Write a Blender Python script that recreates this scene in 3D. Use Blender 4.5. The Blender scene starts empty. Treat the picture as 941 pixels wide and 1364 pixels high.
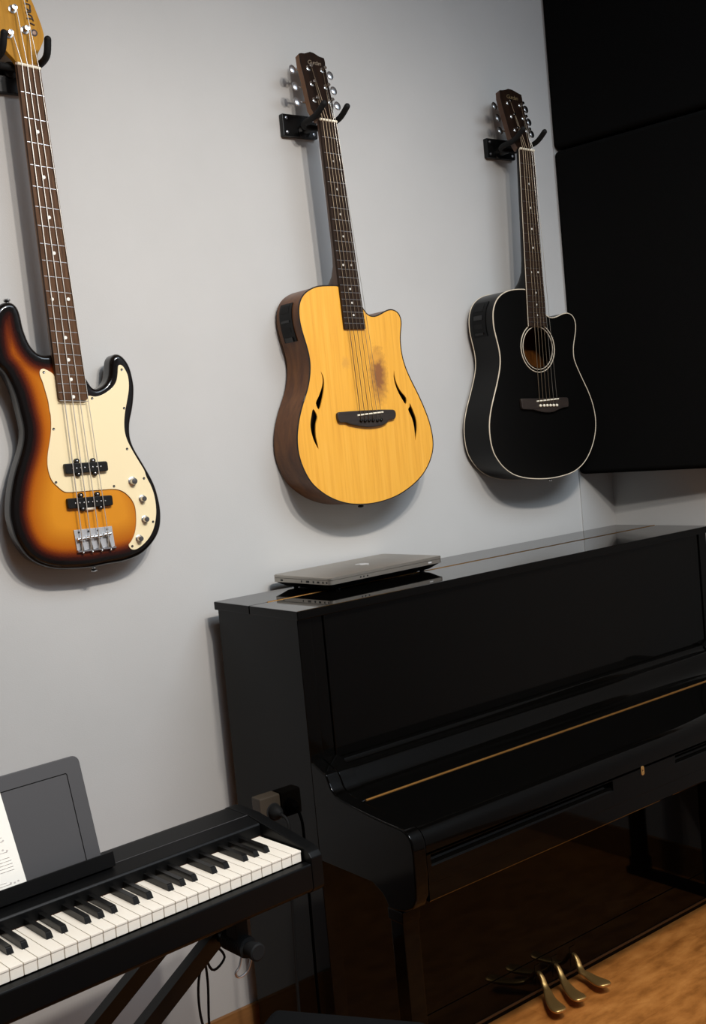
import bpy, bmesh, math, random
from mathutils import Vector, Matrix, geometry
random.seed(7)
S = bpy.context.scene
COL = S.collection
PI = math.pi
R = math.radians

# ------------------------------------------------------------------ camera
def make_camera():
    yaw, pitch, roll, f = 0.6542, -0.0709, -0.0932, 1499.6
    cy, sy, cp, sp = math.cos(yaw), math.sin(yaw), math.cos(pitch), math.sin(pitch)
    fw = Vector((sy*cp, cy*cp, sp)); r = Vector((cy, -sy, 0)); u = r.cross(fw)
    c, s = math.cos(roll), math.sin(roll)
    r2 = c*r + s*u; u2 = -s*r + c*u
    cam = bpy.data.cameras.new('camera'); o = bpy.data.objects.new('camera', cam); COL.objects.link(o)
    m = Matrix((r2, u2, -fw)).transposed().to_4x4()
    m.translation = Vector((-1.3434, -2.3195, 1.4996)); o.matrix_world = m
    cam.sensor_fit = 'VERTICAL'; cam.sensor_height = 36; cam.sensor_width = 36
    cam.lens = f/1364*36; cam.clip_start = .02
    S.camera = o
make_camera()

# ------------------------------------------------------------------ world, lamps, exposure
w = bpy.data.worlds.new('world'); S.world = w; w.use_nodes = True
w.node_tree.nodes['Background'].inputs[0].default_value = (.6, .68, .8, 1)
w.node_tree.nodes['Background'].inputs[1].default_value = .02
def lamp(name, kind, loc, energy, color, size=.1, rot=None, sy=None):
    d = bpy.data.lights.new(name, kind); d.energy = energy; d.color = color
    if kind == 'AREA':
        d.shape = 'RECTANGLE'; d.size = size; d.size_y = sy or size
    else:
        d.shadow_soft_size = size
    o = bpy.data.objects.new(name, d); o.location = loc
    if rot: o.rotation_euler = rot
    COL.objects.link(o); return o
def aimed(loc, to):
    return (Vector(to)-Vector(loc)).to_track_quat('-Z', 'Y').to_euler()
for lx, tx, tz, pw, cone in ((.0, .12, .6, 94, 104), (-.3, .08, .5, 96, 104)):
    lo = lamp('track_spot_light', 'SPOT', (lx, -2.0, 2.85), pw, (1, .915, .82), .045, aimed((lx, -2.0, 2.85), (tx, .05, tz)))
    lo.data.spot_size = R(cone); lo.data.spot_blend = 1
lamp('unseen_fill_light', 'AREA', (.3, -2.6, 3.22), 105, (.74, .87, 1), 2.4, (0, 0, 0), 2.0)  # soft cool fill added out of view to lift the floor and shadows
S.view_settings.view_transform = 'Standard'; S.view_settings.look = 'None'
S.view_settings.exposure = 0.0; S.view_settings.gamma = 1.0; S.view_settings.use_curve_mapping = False

# ------------------------------------------------------------------ materials
def mat(name, col, rough=.5, metal=0, coat=0, spec=.5, coat_rough=.03):
    m = bpy.data.materials.new(name); m.use_nodes = True
    b = m.node_tree.nodes['Principled BSDF']
    b.inputs['Base Color'].default_value = (*col, 1); b.inputs['Roughness'].default_value = rough
    b.inputs['Metallic'].default_value = metal; b.inputs['Specular IOR Level'].default_value = spec
    b.inputs['Coat Weight'].default_value = coat; b.inputs['Coat Roughness'].default_value = coat_rough
    return m
def nd(m, t, **k):
    n = m.node_tree.nodes.new(t)
    for a, v in k.items(): setattr(n, a, v)
    return n
def lk(m, a, b): m.node_tree.links.new(a, b)
def bsdf(m): return m.node_tree.nodes['Principled BSDF']
def noise_col(m, cols, scale=(1, 1, 1), nscale=5, detail=6, dist=0, pos=None, rough=.6):
    tc = nd(m, 'ShaderNodeTexCoord'); mp = nd(m, 'ShaderNodeMapping'); mp.inputs['Scale'].default_value = scale
    n = nd(m, 'ShaderNodeTexNoise'); n.inputs['Scale'].default_value = nscale; n.inputs['Detail'].default_value = detail
    n.inputs['Distortion'].default_value = dist; n.inputs['Roughness'].default_value = rough
    cr = nd(m, 'ShaderNodeValToRGB'); e = cr.color_ramp.elements
    pos = pos or [.3 + .4*i/(len(cols)-1) for i in range(len(cols))]
    while len(e) < len(cols): e.new(.5)
    for i, c in enumerate(cols): e[i].position = pos[i]; e[i].color = (*c, 1)
    lk(m, tc.outputs['Object'], mp.inputs[0]); lk(m, mp.outputs[0], n.inputs[0]); lk(m, n.outputs[0], cr.inputs[0])
    lk(m, cr.outputs[0], bsdf(m).inputs['Base Color']); return n, cr, tc
def bump(m, scale, strength, dist=.001, stretch=(1, 1, 1)):
    tc = nd(m, 'ShaderNodeTexCoord'); mp = nd(m, 'ShaderNodeMapping'); mp.inputs['Scale'].default_value = stretch
    n = nd(m, 'ShaderNodeTexNoise'); n.inputs['Scale'].default_value = scale; n.inputs['Detail'].default_value = 3
    b = nd(m, 'ShaderNodeBump'); b.inputs['Strength'].default_value = strength; b.inputs['Distance'].default_value = dist
    lk(m, tc.outputs['Object'], mp.inputs[0]); lk(m, mp.outputs[0], n.inputs[0]); lk(m, n.outputs[0], b.inputs['Height'])
    lk(m, b.outputs[0], bsdf(m).inputs['Normal'])

M = {}
M['wall'] = mat('wall_paint', (.5, .49, .475), .85, spec=.2)
noise_col(M['wall'], [(.485, .477, .462), (.515, .505, .49)], (1, 1, 1), 3, 8); bump(M['wall'], 260, .25, .001, (1, 1, 2.2))
M['strip'] = mat('corner_board_paint', (.44, .432, .42), .85, spec=.2); bump(M['strip'], 260, .25, .001, (1, 1, 2.2))
M['darkwall'] = mat('charcoal_wall_paint', (.2, .2, .2), .9, spec=.2)
M['ceil'] = mat('ceiling_paint', (.6, .6, .58), .9)
M['gloss'] = mat('black_piano_lacquer', (.0014, .0012, .001), .05, coat=0, spec=.13)
M['toetrim'] = mat('toe_trim_floor_reflection', (.075, .032, .012), .35)  # floor reflection along the rail edge, put into the base colour
M['glosslid'] = mat('lid_lacquer_raised_reflection', (.0014, .0012, .001), .04, spec=.5)  # same lacquer as the body, reflection raised to brighten the lid top
bump(M['gloss'], 30, .01, .001)
M['gloss2'] = mat('black_satin_lacquer', (.0018, .0016, .0014), .16, spec=.15)
M['blackpl'] = mat('black_plastic', (.0026, .0026, .0027), .42, spec=.13); bump(M['blackpl'], 1500, .08, .0003)
M['greypl'] = mat('dark_grey_plastic', (.058, .0555, .057), .5, spec=.4); bump(M['greypl'], 900, .06, .0003)
M['rubber'] = mat('black_rubber', (.008, .008, .008), .7, spec=.2)
M['blackmetal'] = mat('black_powder_coat', (.004, .004, .004), .35, spec=.3)
M['ivory'] = mat('white_key_plastic', (.86, .8, .7), .3, spec=.5)
noise_col(M['ivory'], [(.88, .79, .66), (.91, .84, .73)], (1, 1, 1), 12, 4)
M['ebony'] = mat('black_key_plastic', (.006, .0055, .005), .25, spec=.25)
M['felt'] = mat('brown_felt', (.06, .025, .012), .95, spec=.1)
M['steel'] = mat('chrome', (.75, .74, .72), .14, 1)
M['nickel'] = mat('satin_nickel', (.6, .6, .62), .3, 1)
M['darkmetal'] = mat('dark_chrome', (.22, .22, .22), .25, 1)
M['plate'] = mat('bright_bridge_plate', (.55, .56, .58), .4, .5)
M['string'] = mat('string_steel', (.5, .45, .38), .3, 1)
M['bassstring'] = mat('bass_string_steel', (.72, .67, .6), .45, .8)
M['bronze'] = mat('string_bronze', (.22, .165, .11), .4, 1)
M['brass'] = mat('polished_brass', (.62, .36, .12), .36, .85)
M['brass2'] = mat('piano_hinge_brass', (.55, .28, .08), .36, 1)
M['alu'] = mat('laptop_aluminium', (.385, .35, .305), .36, .85)
M['port'] = mat('dark_port', (.01, .01, .01), .6)
M['emblem'] = mat('pale_emblem', (.62, .61, .6), .3, .3)
M['paper'] = mat('white_paper', (.9, .86, .78), .8, spec=.2)
M['ink'] = mat('grey_ink', (.58, .53, .5), .8, spec=.1)
M['outlet'] = mat('beige_outlet_plastic', (.05, .037, .024), .6)
M['fabric'] = mat('black_acoustic_fabric', (.0052, .005, .0048), 1, spec=.02); bump(M['fabric'], 700, .5, .001)
M['seat'] = mat('charcoal_seat_fabric', (.006, .006, .0062), .95, spec=.05); bump(M['seat'], 900, .4, .001)
M['cream'] = mat('cream_pickguard', (.86, .72, .45), .22, spec=.5)
M['bone'] = mat('bone', (.85, .78, .62), .35)
M['binding'] = mat('cream_binding', (.7, .6, .46), .4)
M['darkbind'] = mat('dark_binding', (.012, .008, .006), .35)
M['dark'] = mat('dark_wood_inside', (.03, .016, .008), .9)
M['blackgtr'] = mat('black_satin_guitar', (.0028, .0026, .0024), .3, spec=.2)
M['burstside'] = mat('black_gloss_edge', (.004, .0035, .0035), .07, coat=.6, spec=.5)
M['pickup'] = mat('black_pickup_cover', (.006, .0055, .005), .45, spec=.25)
M['inkblack'] = mat('logo_ink', (.022, .008, .004), .6)
M['logo'] = mat('logo_silver', (.22, .17, .12), .5, .2)
M['logogold'] = mat('logo_gold', (.16, .11, .05), .5, .2)
M['pearl'] = mat('pearl_inlay', (.8, .78, .72), .3)
M['amber'] = mat('amber_maple', (.5, .24, .045), .5, spec=.12)
noise_col(M['amber'], [(.4, .18, .012), (.52, .25, .022)], (60, 8, 6), 2.5, 6)
M['maple'] = mat('maple_neck', (.28, .13, .05), .35); noise_col(M['maple'], [(.2, .085, .03), (.32, .15, .06)], (40, 40, 3), 2, 5)
M['rosewood'] = mat('rosewood_board', (.06, .03, .017), .6, spec=.15)
noise_col(M['rosewood'], [(.045, .02, .009), (.085, .04, .018), (.125, .062, .03)], (90, 40, 7), 2.2, 6)
M['ebonyboard'] = mat('dark_rosewood_board', (.025, .014, .009), .6, spec=.15)
noise_col(M['ebonyboard'], [(.015, .008, .005), (.034, .019, .012)], (90, 40, 6), 2.2, 6)
M['bridge'] = mat('dark_bridge_wood', (.02, .013, .01), .5); noise_col(M['bridge'], [(.015, .01, .008), (.03, .02, .015)], (5, 30, 60), 3, 5)
M['mahog'] = mat('mahogany_sides', (.09, .034, .01), .35, coat=.06, spec=.25)
noise_col(M['mahog'], [(.07, .021, .004), (.115, .039, .008), (.16, .06, .013)], (14, 14, 3), 3, 8, .5)
M['neckbrown'] = mat('brown_neck', (.075, .03, .012), .4); noise_col(M['neckbrown'], [(.05, .02, .008), (.095, .04, .016)], (40, 40, 3), 2, 5)
M['headface'] = mat('dark_head_veneer', (.018, .009, .005), .4, spec=.15); noise_col(M['headface'], [(.008, .004, .0025), (.018, .008, .004)], (60, 10, 4), 2, 5)
M['headside'] = mat('brown_head_side', (.13, .045, .014), .4); noise_col(M['headside'], [(.12, .045, .011), (.2, .085, .022)], (40, 40, 4), 2, 5)
# spruce top of the natural guitar, with the dark worn patch beside the strings
m = M['spruce'] = mat('spruce_top', (.8, .45, .12), .32, coat=.25, coat_rough=.12)
n, cr, tc = noise_col(m, [(.72, .33, .035), (.82, .4, .046), (.87, .45, .066)], (42, 4, 1.6), 2.4, 9, .25, [.28, .52, .75])
def blotch(m, tc, prev, center, sc_, col, lo, hi, nz):
    mp = nd(m, 'ShaderNodeMapping'); mp.inputs['Location'].default_value = tuple(-c*s for c, s in zip(center, sc_)); mp.inputs['Scale'].default_value = sc_
    ln = nd(m, 'ShaderNodeVectorMath', operation='LENGTH')
    nn = nd(m, 'ShaderNodeTexNoise'); nn.inputs['Scale'].default_value = nz; nn.inputs['Detail'].default_value = 6
    ad = nd(m, 'ShaderNodeMath', operation='MULTIPLY_ADD'); ad.inputs[1].default_value = .9
    mr = nd(m, 'ShaderNodeMapRange'); mr.inputs['From Min'].default_value = lo; mr.inputs['From Max'].default_value = hi
    mr.inputs['To Min'].default_value = 1; mr.inputs['To Max'].default_value = 0
    mx = nd(m, 'ShaderNodeMix', data_type='RGBA'); mx.inputs['B'].default_value = (*col, 1)
    lk(m, tc.outputs['Object'], mp.inputs[0]); lk(m, mp.outputs[0], ln.inputs[0]); lk(m, tc.outputs['Object'], nn.inputs[0])
    lk(m, nn.outputs[0], ad.inputs[0]); lk(m, ln.outputs['Value'], ad.inputs[2]); lk(m, ad.outputs[0], mr.inputs[0])
    lk(m, mr.outputs[0], mx.inputs['Factor']); lk(m, prev, mx.inputs['A'])
    lk(m, mx.outputs['Result'], bsdf(m).inputs['Base Color']); return mx.outputs['Result']
c1 = blotch(m, tc, cr.outputs[0], (.099, 0, .325), (31, 1, 12.5), (.26, .1, .03), .75, 1.5, 90)
c1 = blotch(m, tc, c1, (.094, 0, .37), (42, 1, 42), (.68, .32, .045), .75, 1.3, 120)
blotch(m, tc, c1, (-.005, 0, .36), (55, 1, 40), (.7, .34, .05), .75, 1.3, 120)
# three-tone sunburst driven by the distance from the body edge
m = M['burst'] = mat('sunburst_finish', (.5, .2, .02), .12, coat=.35, spec=.25)
at = nd(m, 'ShaderNodeAttribute', attribute_name='edge_distance'); nz = nd(m, 'ShaderNodeTexNoise'); nz.inputs['Scale'].default_value = 160
ad = nd(m, 'ShaderNodeMath', operation='MULTIPLY_ADD'); ad.inputs[1].default_value = .006
cr = nd(m, 'ShaderNodeValToRGB'); e = cr.color_ramp.elements
for i, (p, c) in enumerate([(.19, (.004, .0025, .002)), (.28, (.03, .004, .002)), (.36, (.13, .02, .003)), (.47, (.36, .085, .004)), (.62, (.58, .19, .008)), (.95, (.64, .245, .016))]):
    if i > 1: e.new(.5)
    e[i].position = p; e[i].color = (*c, 1)
sc_ = nd(m, 'ShaderNodeMath', operation='MULTIPLY'); sc_.inputs[1].default_value = 10
lk(m, nz.outputs[0], ad.inputs[0]); lk(m, at.outputs['Fac'], ad.inputs[2]); lk(m, ad.outputs[0], sc_.inputs[0]); lk(m, sc_.outputs[0], cr.inputs[0])
lk(m, cr.outputs[0], bsdf(m).inputs['Base Color'])
# floor: brown wooden boards with cloudy figure
m = M['floor'] = mat('brown_wood_floor', (.3, .14, .055), .3, spec=.4)
tc = nd(m, 'ShaderNodeTexCoord'); n1 = nd(m, 'ShaderNodeTexNoise'); n1.inputs['Scale'].default_value = 17; n1.inputs['Detail'].default_value = 7; n1.inputs['Roughness'].default_value = .62
mp = nd(m, 'ShaderNodeMapping'); mp.inputs['Scale'].default_value = (.6, 1.4, 1); lk(m, tc.outputs['Object'], mp.inputs[0]); lk(m, mp.outputs[0], n1.inputs[0])
cr = nd(m, 'ShaderNodeValToRGB'); e = cr.color_ramp.elements; e.new(.5)
for i, (p, c) in enumerate([(.3, (.26, .088, .017)), (.5, (.46, .168, .036)), (.72, (.63, .255, .062))]): e[i].position = p; e[i].color = (*c, 1)
lk(m, n1.outputs[0], cr.inputs[0])
br = nd(m, 'ShaderNodeTexBrick'); br.inputs['Scale'].default_value = 1; br.inputs['Brick Width'].default_value = 1.2; br.inputs['Row Height'].default_value = .19
br.inputs['Mortar Size'].default_value = .0015; br.inputs['Color1'].default_value = (1, 1, 1, 1); br.inputs['Color2'].default_value = (.86, .84, .82, 1); br.inputs['Mortar'].default_value = (.8, .76, .72, 1)
lk(m, tc.outputs['Object'], br.inputs[0]); mx = nd(m, 'ShaderNodeMix', data_type='RGBA', blend_type='MULTIPLY'); mx.inputs['Factor'].default_value = 1
lk(m, cr.outputs[0], mx.inputs['A']); lk(m, br.outputs[0], mx.inputs['B']); lk(m, mx.outputs['Result'], bsdf(m).inputs['Base Color'])
M['skirt'] = mat('brown_wood_skirting', (.36, .16, .055), .4); noise_col(M['skirt'], [(.2, .085, .025), (.32, .15, .05)], (3, 20, 25), 2, 6)

# ------------------------------------------------------------------ helpers
def weighted(o):                                         # large flat faces keep their own normal next to rounded edges
    md = o.modifiers.new('weighted_normals', 'WEIGHTED_NORMAL'); md.keep_sharp = True; md.weight = 60
def newbm(): return bmesh.new()
def finish(me, angle=26):
    me.polygons.foreach_set('use_smooth', [True]*len(me.polygons)); me.set_sharp_from_angle(angle=R(angle))
def obj(name, bm, m, parent=None, angle=26, matrix=None):
    bmesh.ops.recalc_face_normals(bm, faces=bm.faces)
    me = bpy.data.meshes.new(name); bm.to_mesh(me); bm.free()
    if matrix is not None: me.transform(matrix)
    for x in (m if isinstance(m, (list, tuple)) else [m]): me.materials.append(x)
    finish(me, angle)
    o = bpy.data.objects.new(name, me); COL.objects.link(o)
    if parent: o.parent = parent
    weighted(o)
    return o
def thing(name, label, cat, loc=(0, 0, 0), rotz=0, group=None):
    o = bpy.data.objects.new(name, None); COL.objects.link(o); o.location = loc; o.rotation_euler = (0, 0, rotz)
    o.empty_display_size = .1; o['label'] = label; o['category'] = cat
    if group: o['group'] = group
    return o
def tag(o, label, cat, group=None):
    o['label'] = label; o['category'] = cat
    if group: o['group'] = group
    return o
def struct(o): o['kind'] = 'structure'; return o
def merge(bm, t, mi=0):
    me = bpy.data.meshes.new('t'); 
    for f in t.faces: f.material_index = mi
    t.to_mesh(me); t.free(); bm.from_mesh(me); bpy.data.meshes.remove(me)
def bevel(t, w_, seg=2, ang=25):
    es = [e_ for e_ in t.edges if len(e_.link_faces) == 2 and e_.calc_face_angle(0) > R(ang)]
    bmesh.ops.bevel(t, geom=es, offset=w_, segments=seg, affect='EDGES', profile=.5, clamp_overlap=True)
def box(bm, x0, x1, y0, y1, z0, z1, bv=0, seg=2, mi=0):
    t = bmesh.new(); bmesh.ops.create_cube(t, size=1)
    for v in t.verts: v.co = Vector(((x0+x1)/2+v.co.x*(x1-x0), (y0+y1)/2+v.co.y*(y1-y0), (z0+z1)/2+v.co.z*(z1-z0)))
    if bv: bevel(t, bv, seg)
    merge(bm, t, mi); return bm
def bx(*a, **k): return box(newbm(), *a, **k)
def tube(bm, pts, rad, seg=8, caps=True, mi=0, closed=False):
    pts = [Vector(p) for p in pts]; n = len(pts); rs = rad if isinstance(rad, (list, tuple)) else [rad]*n
    rings = []; prev = None
    for i, p in enumerate(pts):
        if closed: d = pts[(i+1) % n]-pts[i-1]
        else: d = (pts[min(i+1, n-1)]-pts[max(i-1, 0)])
        d.normalize()
        if prev is None:
            a = Vector((0, 0, 1)) if abs(d.z) < .9 else Vector((1, 0, 0)); a = a-d*a.dot(d)
        else: a = prev-d*prev.dot(d)
        a.normalize(); prev = a; b = d.cross(a)
        rings.append([bm.verts.new(p+rs[i]*(math.cos(2*PI*k/seg)*a+math.sin(2*PI*k/seg)*b)) for k in range(seg)])
    for i in range(n if closed else n-1):
        A, B = rings[i], rings[(i+1) % n]
        for k in range(seg):
            f = bm.faces.new((A[k], A[(k+1) % seg], B[(k+1) % seg], B[k])); f.material_index = mi
    if caps and not closed:
        for q in (rings[0][::-1], rings[-1]):
            f = bm.faces.new(q); f.material_index = mi
    return bm
def lathe(bm, prof, origin, axis, seg=20, mi=0):
    ax = Vector(axis).normalized(); a = Vector((0, 0, 1)) if abs(ax.z) < .9 else Vector((1, 0, 0))
    a = (a-ax*a.dot(ax)).normalized(); b = ax.cross(a); o = Vector(origin); rings = []
    for (r_, h) in prof: rings.append([bm.verts.new(o+ax*h+max(r_, 1e-5)*(math.cos(2*PI*k/seg)*a+math.sin(2*PI*k/seg)*b)) for k in range(seg)])
    for A, B in zip(rings, rings[1:]):
        for k in range(seg):
            f = bm.faces.new((A[k], A[(k+1) % seg], B[(k+1) % seg], B[k])); f.material_index = mi
    for q in (rings[0][::-1], rings[-1]): bm.faces.new(q).material_index = mi
    return bm
def ellipsoid(bm, c, r_, mi=0, u=14, v=8):
    t = bmesh.new(); bmesh.ops.create_uvsphere(t, u_segments=u, v_segments=v, radius=1)
    for q in t.verts: q.co = Vector((c[0]+q.co.x*r_[0], c[1]+q.co.y*r_[1], c[2]+q.co.z*r_[2]))
    merge(bm, t, mi); return bm
def prism_x(prof, x0, x1, bv=0, seg=2, ang=25):        # (y,z) outline extruded along x
    t = bmesh.new(); A = [t.verts.new((x0, y, z)) for y, z in prof]; B = [t.verts.new((x1, y, z)) for y, z in prof]
    n = len(prof); t.faces.new(A); t.faces.new(B[::-1])
    for i in range(n): t.faces.new((A[i], B[i], B[(i+1) % n], A[(i+1) % n]))
    bmesh.ops.recalc_face_normals(t, faces=t.faces)
    if bv: bevel(t, bv, seg, ang)
    return t
def catmull(pts, n=5, closed=True):
    P = [Vector((*p, 0)) if len(p) == 2 else Vector(p) for p in pts]; L = len(P); out = []
    for i in range(L if closed else L-1):
        p0 = P[i-1] if (closed or i > 0) else P[0]; p1 = P[i]; p2 = P[(i+1) % L]; p3 = P[(i+2) % L] if (closed or i+2 < L) else P[-1]
        for k in range(n):
            t = k/n
            out.append(.5*((2*p1)+(p2-p0)*t+(2*p0-5*p1+4*p2-p3)*t*t+(3*p1-p0-3*p2+p3)*t**3))
    if not closed: out.append(P[-1])
    return [tuple(q[:2]) for q in out] if len(pts[0]) == 2 else [tuple(q) for q in out]
def resample(pts, step):
    P = [Vector(p) for p in pts]+[Vector(pts[0])]; out = []; carry = 0
    for a, b in zip(P, P[1:]):
        d = (b-a).length; t = carry
        while t < d: out.append(tuple(a.lerp(b, t/d) if d else a)); t += step
        carry = t-d
    return out
def relax(pts, k=2):
    for _ in range(k):
        n = len(pts); pts = [tuple((pts[i-1][j]+2*pts[i][j]+pts[(i+1) % n][j])/4 for j in (0, 1)) for i in range(n)]
    return pts
UP = Matrix.Rotation(PI/2, 4, 'X')                       # sketch plane (x,y) -> (x,z), front towards -y
def from_curve(cu, name, m, parent, matrix, angle=26):
    t = bpy.data.objects.new('t', cu); COL.objects.link(t); dg = bpy.context.evaluated_depsgraph_get()
    me = bpy.data.meshes.new_from_object(t.evaluated_get(dg)); bpy.data.objects.remove(t); bpy.data.curves.remove(cu)
    me.name = name; me.transform(matrix); me.materials.clear(); me.materials.append(m); finish(me, angle)
    o = bpy.data.objects.new(name, me); COL.objects.link(o)
    if parent: o.parent = parent
    weighted(o)
    return o
def plate(name, outlines, yf, t, m, parent, bv=0, matrix=None, angle=26):     # flat outline(s) with thickness; further outlines are holes
    cu = bpy.data.curves.new(name, 'CURVE'); cu.dimensions = '2D'; cu.fill_mode = 'BOTH'
    cu.extrude = max(t/2-bv, 1e-5); cu.bevel_depth = bv; cu.bevel_resolution = 2; cu.offset = -bv
    for ol in outlines:
        s = cu.splines.new('POLY'); s.points.add(len(ol)-1); s.use_cyclic_u = True
        for p, q in zip(s.points, ol): p.co = (q[0], q[1], 0, 1)
    mm = Matrix.Translation((0, yf+t/2, 0)) @ UP
    return from_curve(cu, name, m, parent, (matrix @ mm) if matrix is not None else mm, angle)
def text(name, body, size, m, parent, matrix, shear=.3, extrude=.0002, space=.9, align='CENTER'):
    cu = bpy.data.curves.new(name, 'FONT'); cu.body = body; cu.size = size; cu.shear = shear; cu.extrude = extrude; cu.space_character = space
    cu.align_x = align; cu.align_y = 'CENTER'
    return from_curve(cu, name, m, parent, matrix)
def circle(c, r_, n=40, ry=None): return [(c[0]+r_*math.cos(2*PI*k/n), c[1]+(ry or r_)*math.sin(2*PI*k/n)) for k in range(n)]
def roundrect(x0, x1, z0, z1, r_, n=5):
    o = []
    for cx, cz, a in ((x1-r_, z1-r_, 0), (x0+r_, z1-r_, 90), (x0+r_, z0+r_, 180), (x1-r_, z0+r_, 270)):
        o += [(cx+r_*math.cos(R(a+90*k/n)), cz+r_*math.sin(R(a+90*k/n))) for k in range(n+1)]
    return o
def lerp(a, b, t): return tuple(x+(y-x)*t for x, y in zip(a, b))

# ------------------------------------------------------------------ the room
WY, XR, XL, YF, ZC = .05, 1.534, -3.6, -4.6, 3.25
def slab(name, m, *a): return struct(obj(name, bx(*a), m))
slab('floor', M['floor'], XL-.1, XR+.1, YF-.1, WY+.1, -.1, 0)
slab('ceiling', M['ceil'], XL-.1, XR+.1, YF-.1, WY+.1, ZC, ZC+.1)
slab('wall_back', M['wall'], XL-.1, XR+.1, WY, WY+.1, 0, ZC)
slab('wall_right', M['wall'], XR, XR+.1, YF, WY, 0, ZC)
slab('wall_left', M['darkwall'], XL-.1, XL, YF, WY, 0, ZC)
slab('wall_front', M['darkwall'], XL, XR, YF-.1, YF, 0, ZC)
slab('trim_1', M['strip'], 1.378, XR, WY-.004, WY, 0, ZC)
struct(obj('baseboard_back', bx(XL, XR, WY-.012, WY, 0, .115, bv=.003), M['skirt']))
struct(obj('baseboard_right', bx(XR-.012, XR, YF, WY-.012, 0, .1, bv=.003), M['skirt']))
struct(obj('baseboard_left', bx(XL, XL+.012, YF, WY-.012, 0, .115, bv=.003), M['skirt']))

# ------------------------------------------------------------------ black upright piano
def build_piano():
    W, H = 1.473, 1.1295
    P = thing('upright_piano', 'black high-gloss upright piano with closed keyboard lid and brass hinges', 'piano')
    g = M['gloss']
    yf = -.335
    # the lid in two leaves with the hinge between
    hy = -.156
    obj('lid', bx(-.006, W+.003, hy+.001, 0, H-.02, H, bv=.0025), M['glosslid'], P)
    fl = obj('lid_front_leaf', bx(-.006, W+.003, -.3465, hy-.001, H-.02, H, bv=.0025), M['glosslid'], P)
    for o_ in P.children:                                   # one lacquer throughout: reflection raised on the top faces, kept low on the edges
        o_.data.materials.append(g)
        for p_ in o_.data.polygons: p_.material_index = 0 if p_.normal.z > .8 else 1
    hb = tube(newbm(), [(.045, hy, H-.0018), (W-.004, hy, H-.0018)], .0032, 8)
    obj('lid_hinge', hb, M['brass2'], fl)['label'] = 'long brass hinge'
    # sides with the key arm in front
    arm = [(-.33, .80), (-.372, .782), (-.384, .779), (-.3915, .765), (-.399, .750), (-.411, .7395), (-.427, .733), (-.473, .727), (-.536, .7205), (-.58, .717),
           (-.611, .7155), (-.628, .714), (-.640, .7095), (-.649, .7015), (-.655, .69), (-.657, .67), (-.656, .62), (-.653, .578),
           (-.64, .556), (-.616, .543), (-.59, .538), (-.563, .535), (-.555, .55), (-.545, .562), (-.515, .577), (-.45, .5775), (-.33, .5775)]
    for x0, x1 in ((0, .036), (W-.036, W)):
        obj('side_panel', bx(x0, x1, yf, -.006, 0, H-.02, bv=.002), g, P)
        a = obj('key_arm', prism_x(arm, x0+.001, x1-.001, .004, 4, 40), g, P)
        xl = x0+.003 if x0 == 0 else x0
        # leg under the arm
        lg = newbm(); xa, xb = (.004, .046) if x0 == 0 else (W-.046, W-.004)
        box(lg, xa-.002, xb+.002, -.604, -.556, .512, .538, .003)
        box(lg, xa, xb, -.6, -.56, .06, .515, .003)
        box(lg, xa-.003, xb+.003, -.606, -.552, .02, .062, .003)
        lgo = obj('leg', lg, g, P)
        obj('foot_bar', bx(xa, xb, -.625, -.30, 0, .022, bv=.004), g, lgo)
    # back frame, upper panel and stiles
    obj('back_board', bx(.036, W-.036, -.06, -.01, .02, H-.02), M['gloss2'], P)
    for x0, x1 in ((.037, .069), (W-.073, W-.037)):
        obj('stile', bx(x0, x1, -.331, -.30, .78, H-.021, bv=.0015), g, P)
    obj('upper_panel', bx(.0705, W-.0745, -.334, -.312, .79, H-.021, bv=.0015), g, P)
    # rail with cove, then the fallboard
    xa, xb = .078, W-.078
    cove = [(-.33, .79), (-.35, .789), (-.356, .781), (-.366, .776), (-.374, .7765), (-.381, .772), (-.3885, .760), (-.397, .746), (-.409, .736), (-.425, .7305), (-.4575, .7265), (-.4575, .70), (-.33, .70)]
    obj('key_rail', prism_x(cove, xa, xb, 0), g, P, 40)
    fall = [(-.4625, .7262), (-.536, .7175), (-.58, .714), (-.611, .7125), (-.627, .7105), (-.638, .7065), (-.647, .699), (-.652, .688), (-.6535, .676), (-.6535, .662), (-.648, .6585), (-.62, .6585), (-.62, .69), (-.4625, .70)]
    fb = obj('fallboard', prism_x(fall, .0372, W-.0372, 0), g, P, 40)
    hb = newbm(); box(hb, .045, W-.045, -.4640, -.4560, .7235, .7275, .0008); tube(hb, [(.045, -.46, .7272), (W-.045, -.46, .7272)], .0021, 8)
    obj('fallboard_hinge', hb, M['brass2'], fb)['label'] = 'long brass hinge'
    for x0, x1 in ((.0365, .0775), (W-.0775, W-.0365)):
        kb = [(y, z-.003) for y, z in arm[:7]]+[(-.4575, .7262), (-.4575, .66), (-.33, .66)]
        obj('key_block', prism_x(kb, x0, x1, .001, 1, 40), g, P, 40)
    # key slip with two finger grooves and the lock between
    ks = newbm()
    full = [(-.6535, .657), (-.6535, .598), (-.6525, .597), (-.6525, .565), (-.650, .562), (-.34, .562), (-.34, .657)]
    grv = [(-.6535, .657), (-.6535, .656), (-.637, .6545), (-.637, .648), (-.6425, .640), (-.6505, .6355), (-.6535, .632), (-.6535, .598), (-.6525, .597), (-.6525, .565), (-.650, .562), (-.34, .562), (-.34, .657)]
    for x0, x1, pr in ((.0365, .047, full), (.047, .604, grv), (.604, .835, full), (.835, W-.047, grv), (W-.047, W-.0365, full)):
        merge(ks, prism_x(pr, x0, x1, 0))
    sl = obj('key_slip', ks, g, P, 25)
    lk_ = plate('lock_plate', [roundrect(.7055, .7165, .641, .663, .0054), roundrect(.7095, .7125, .6495, .6545, .0012)], -.6548, .0016, M['brass'], sl, .0003)
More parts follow.
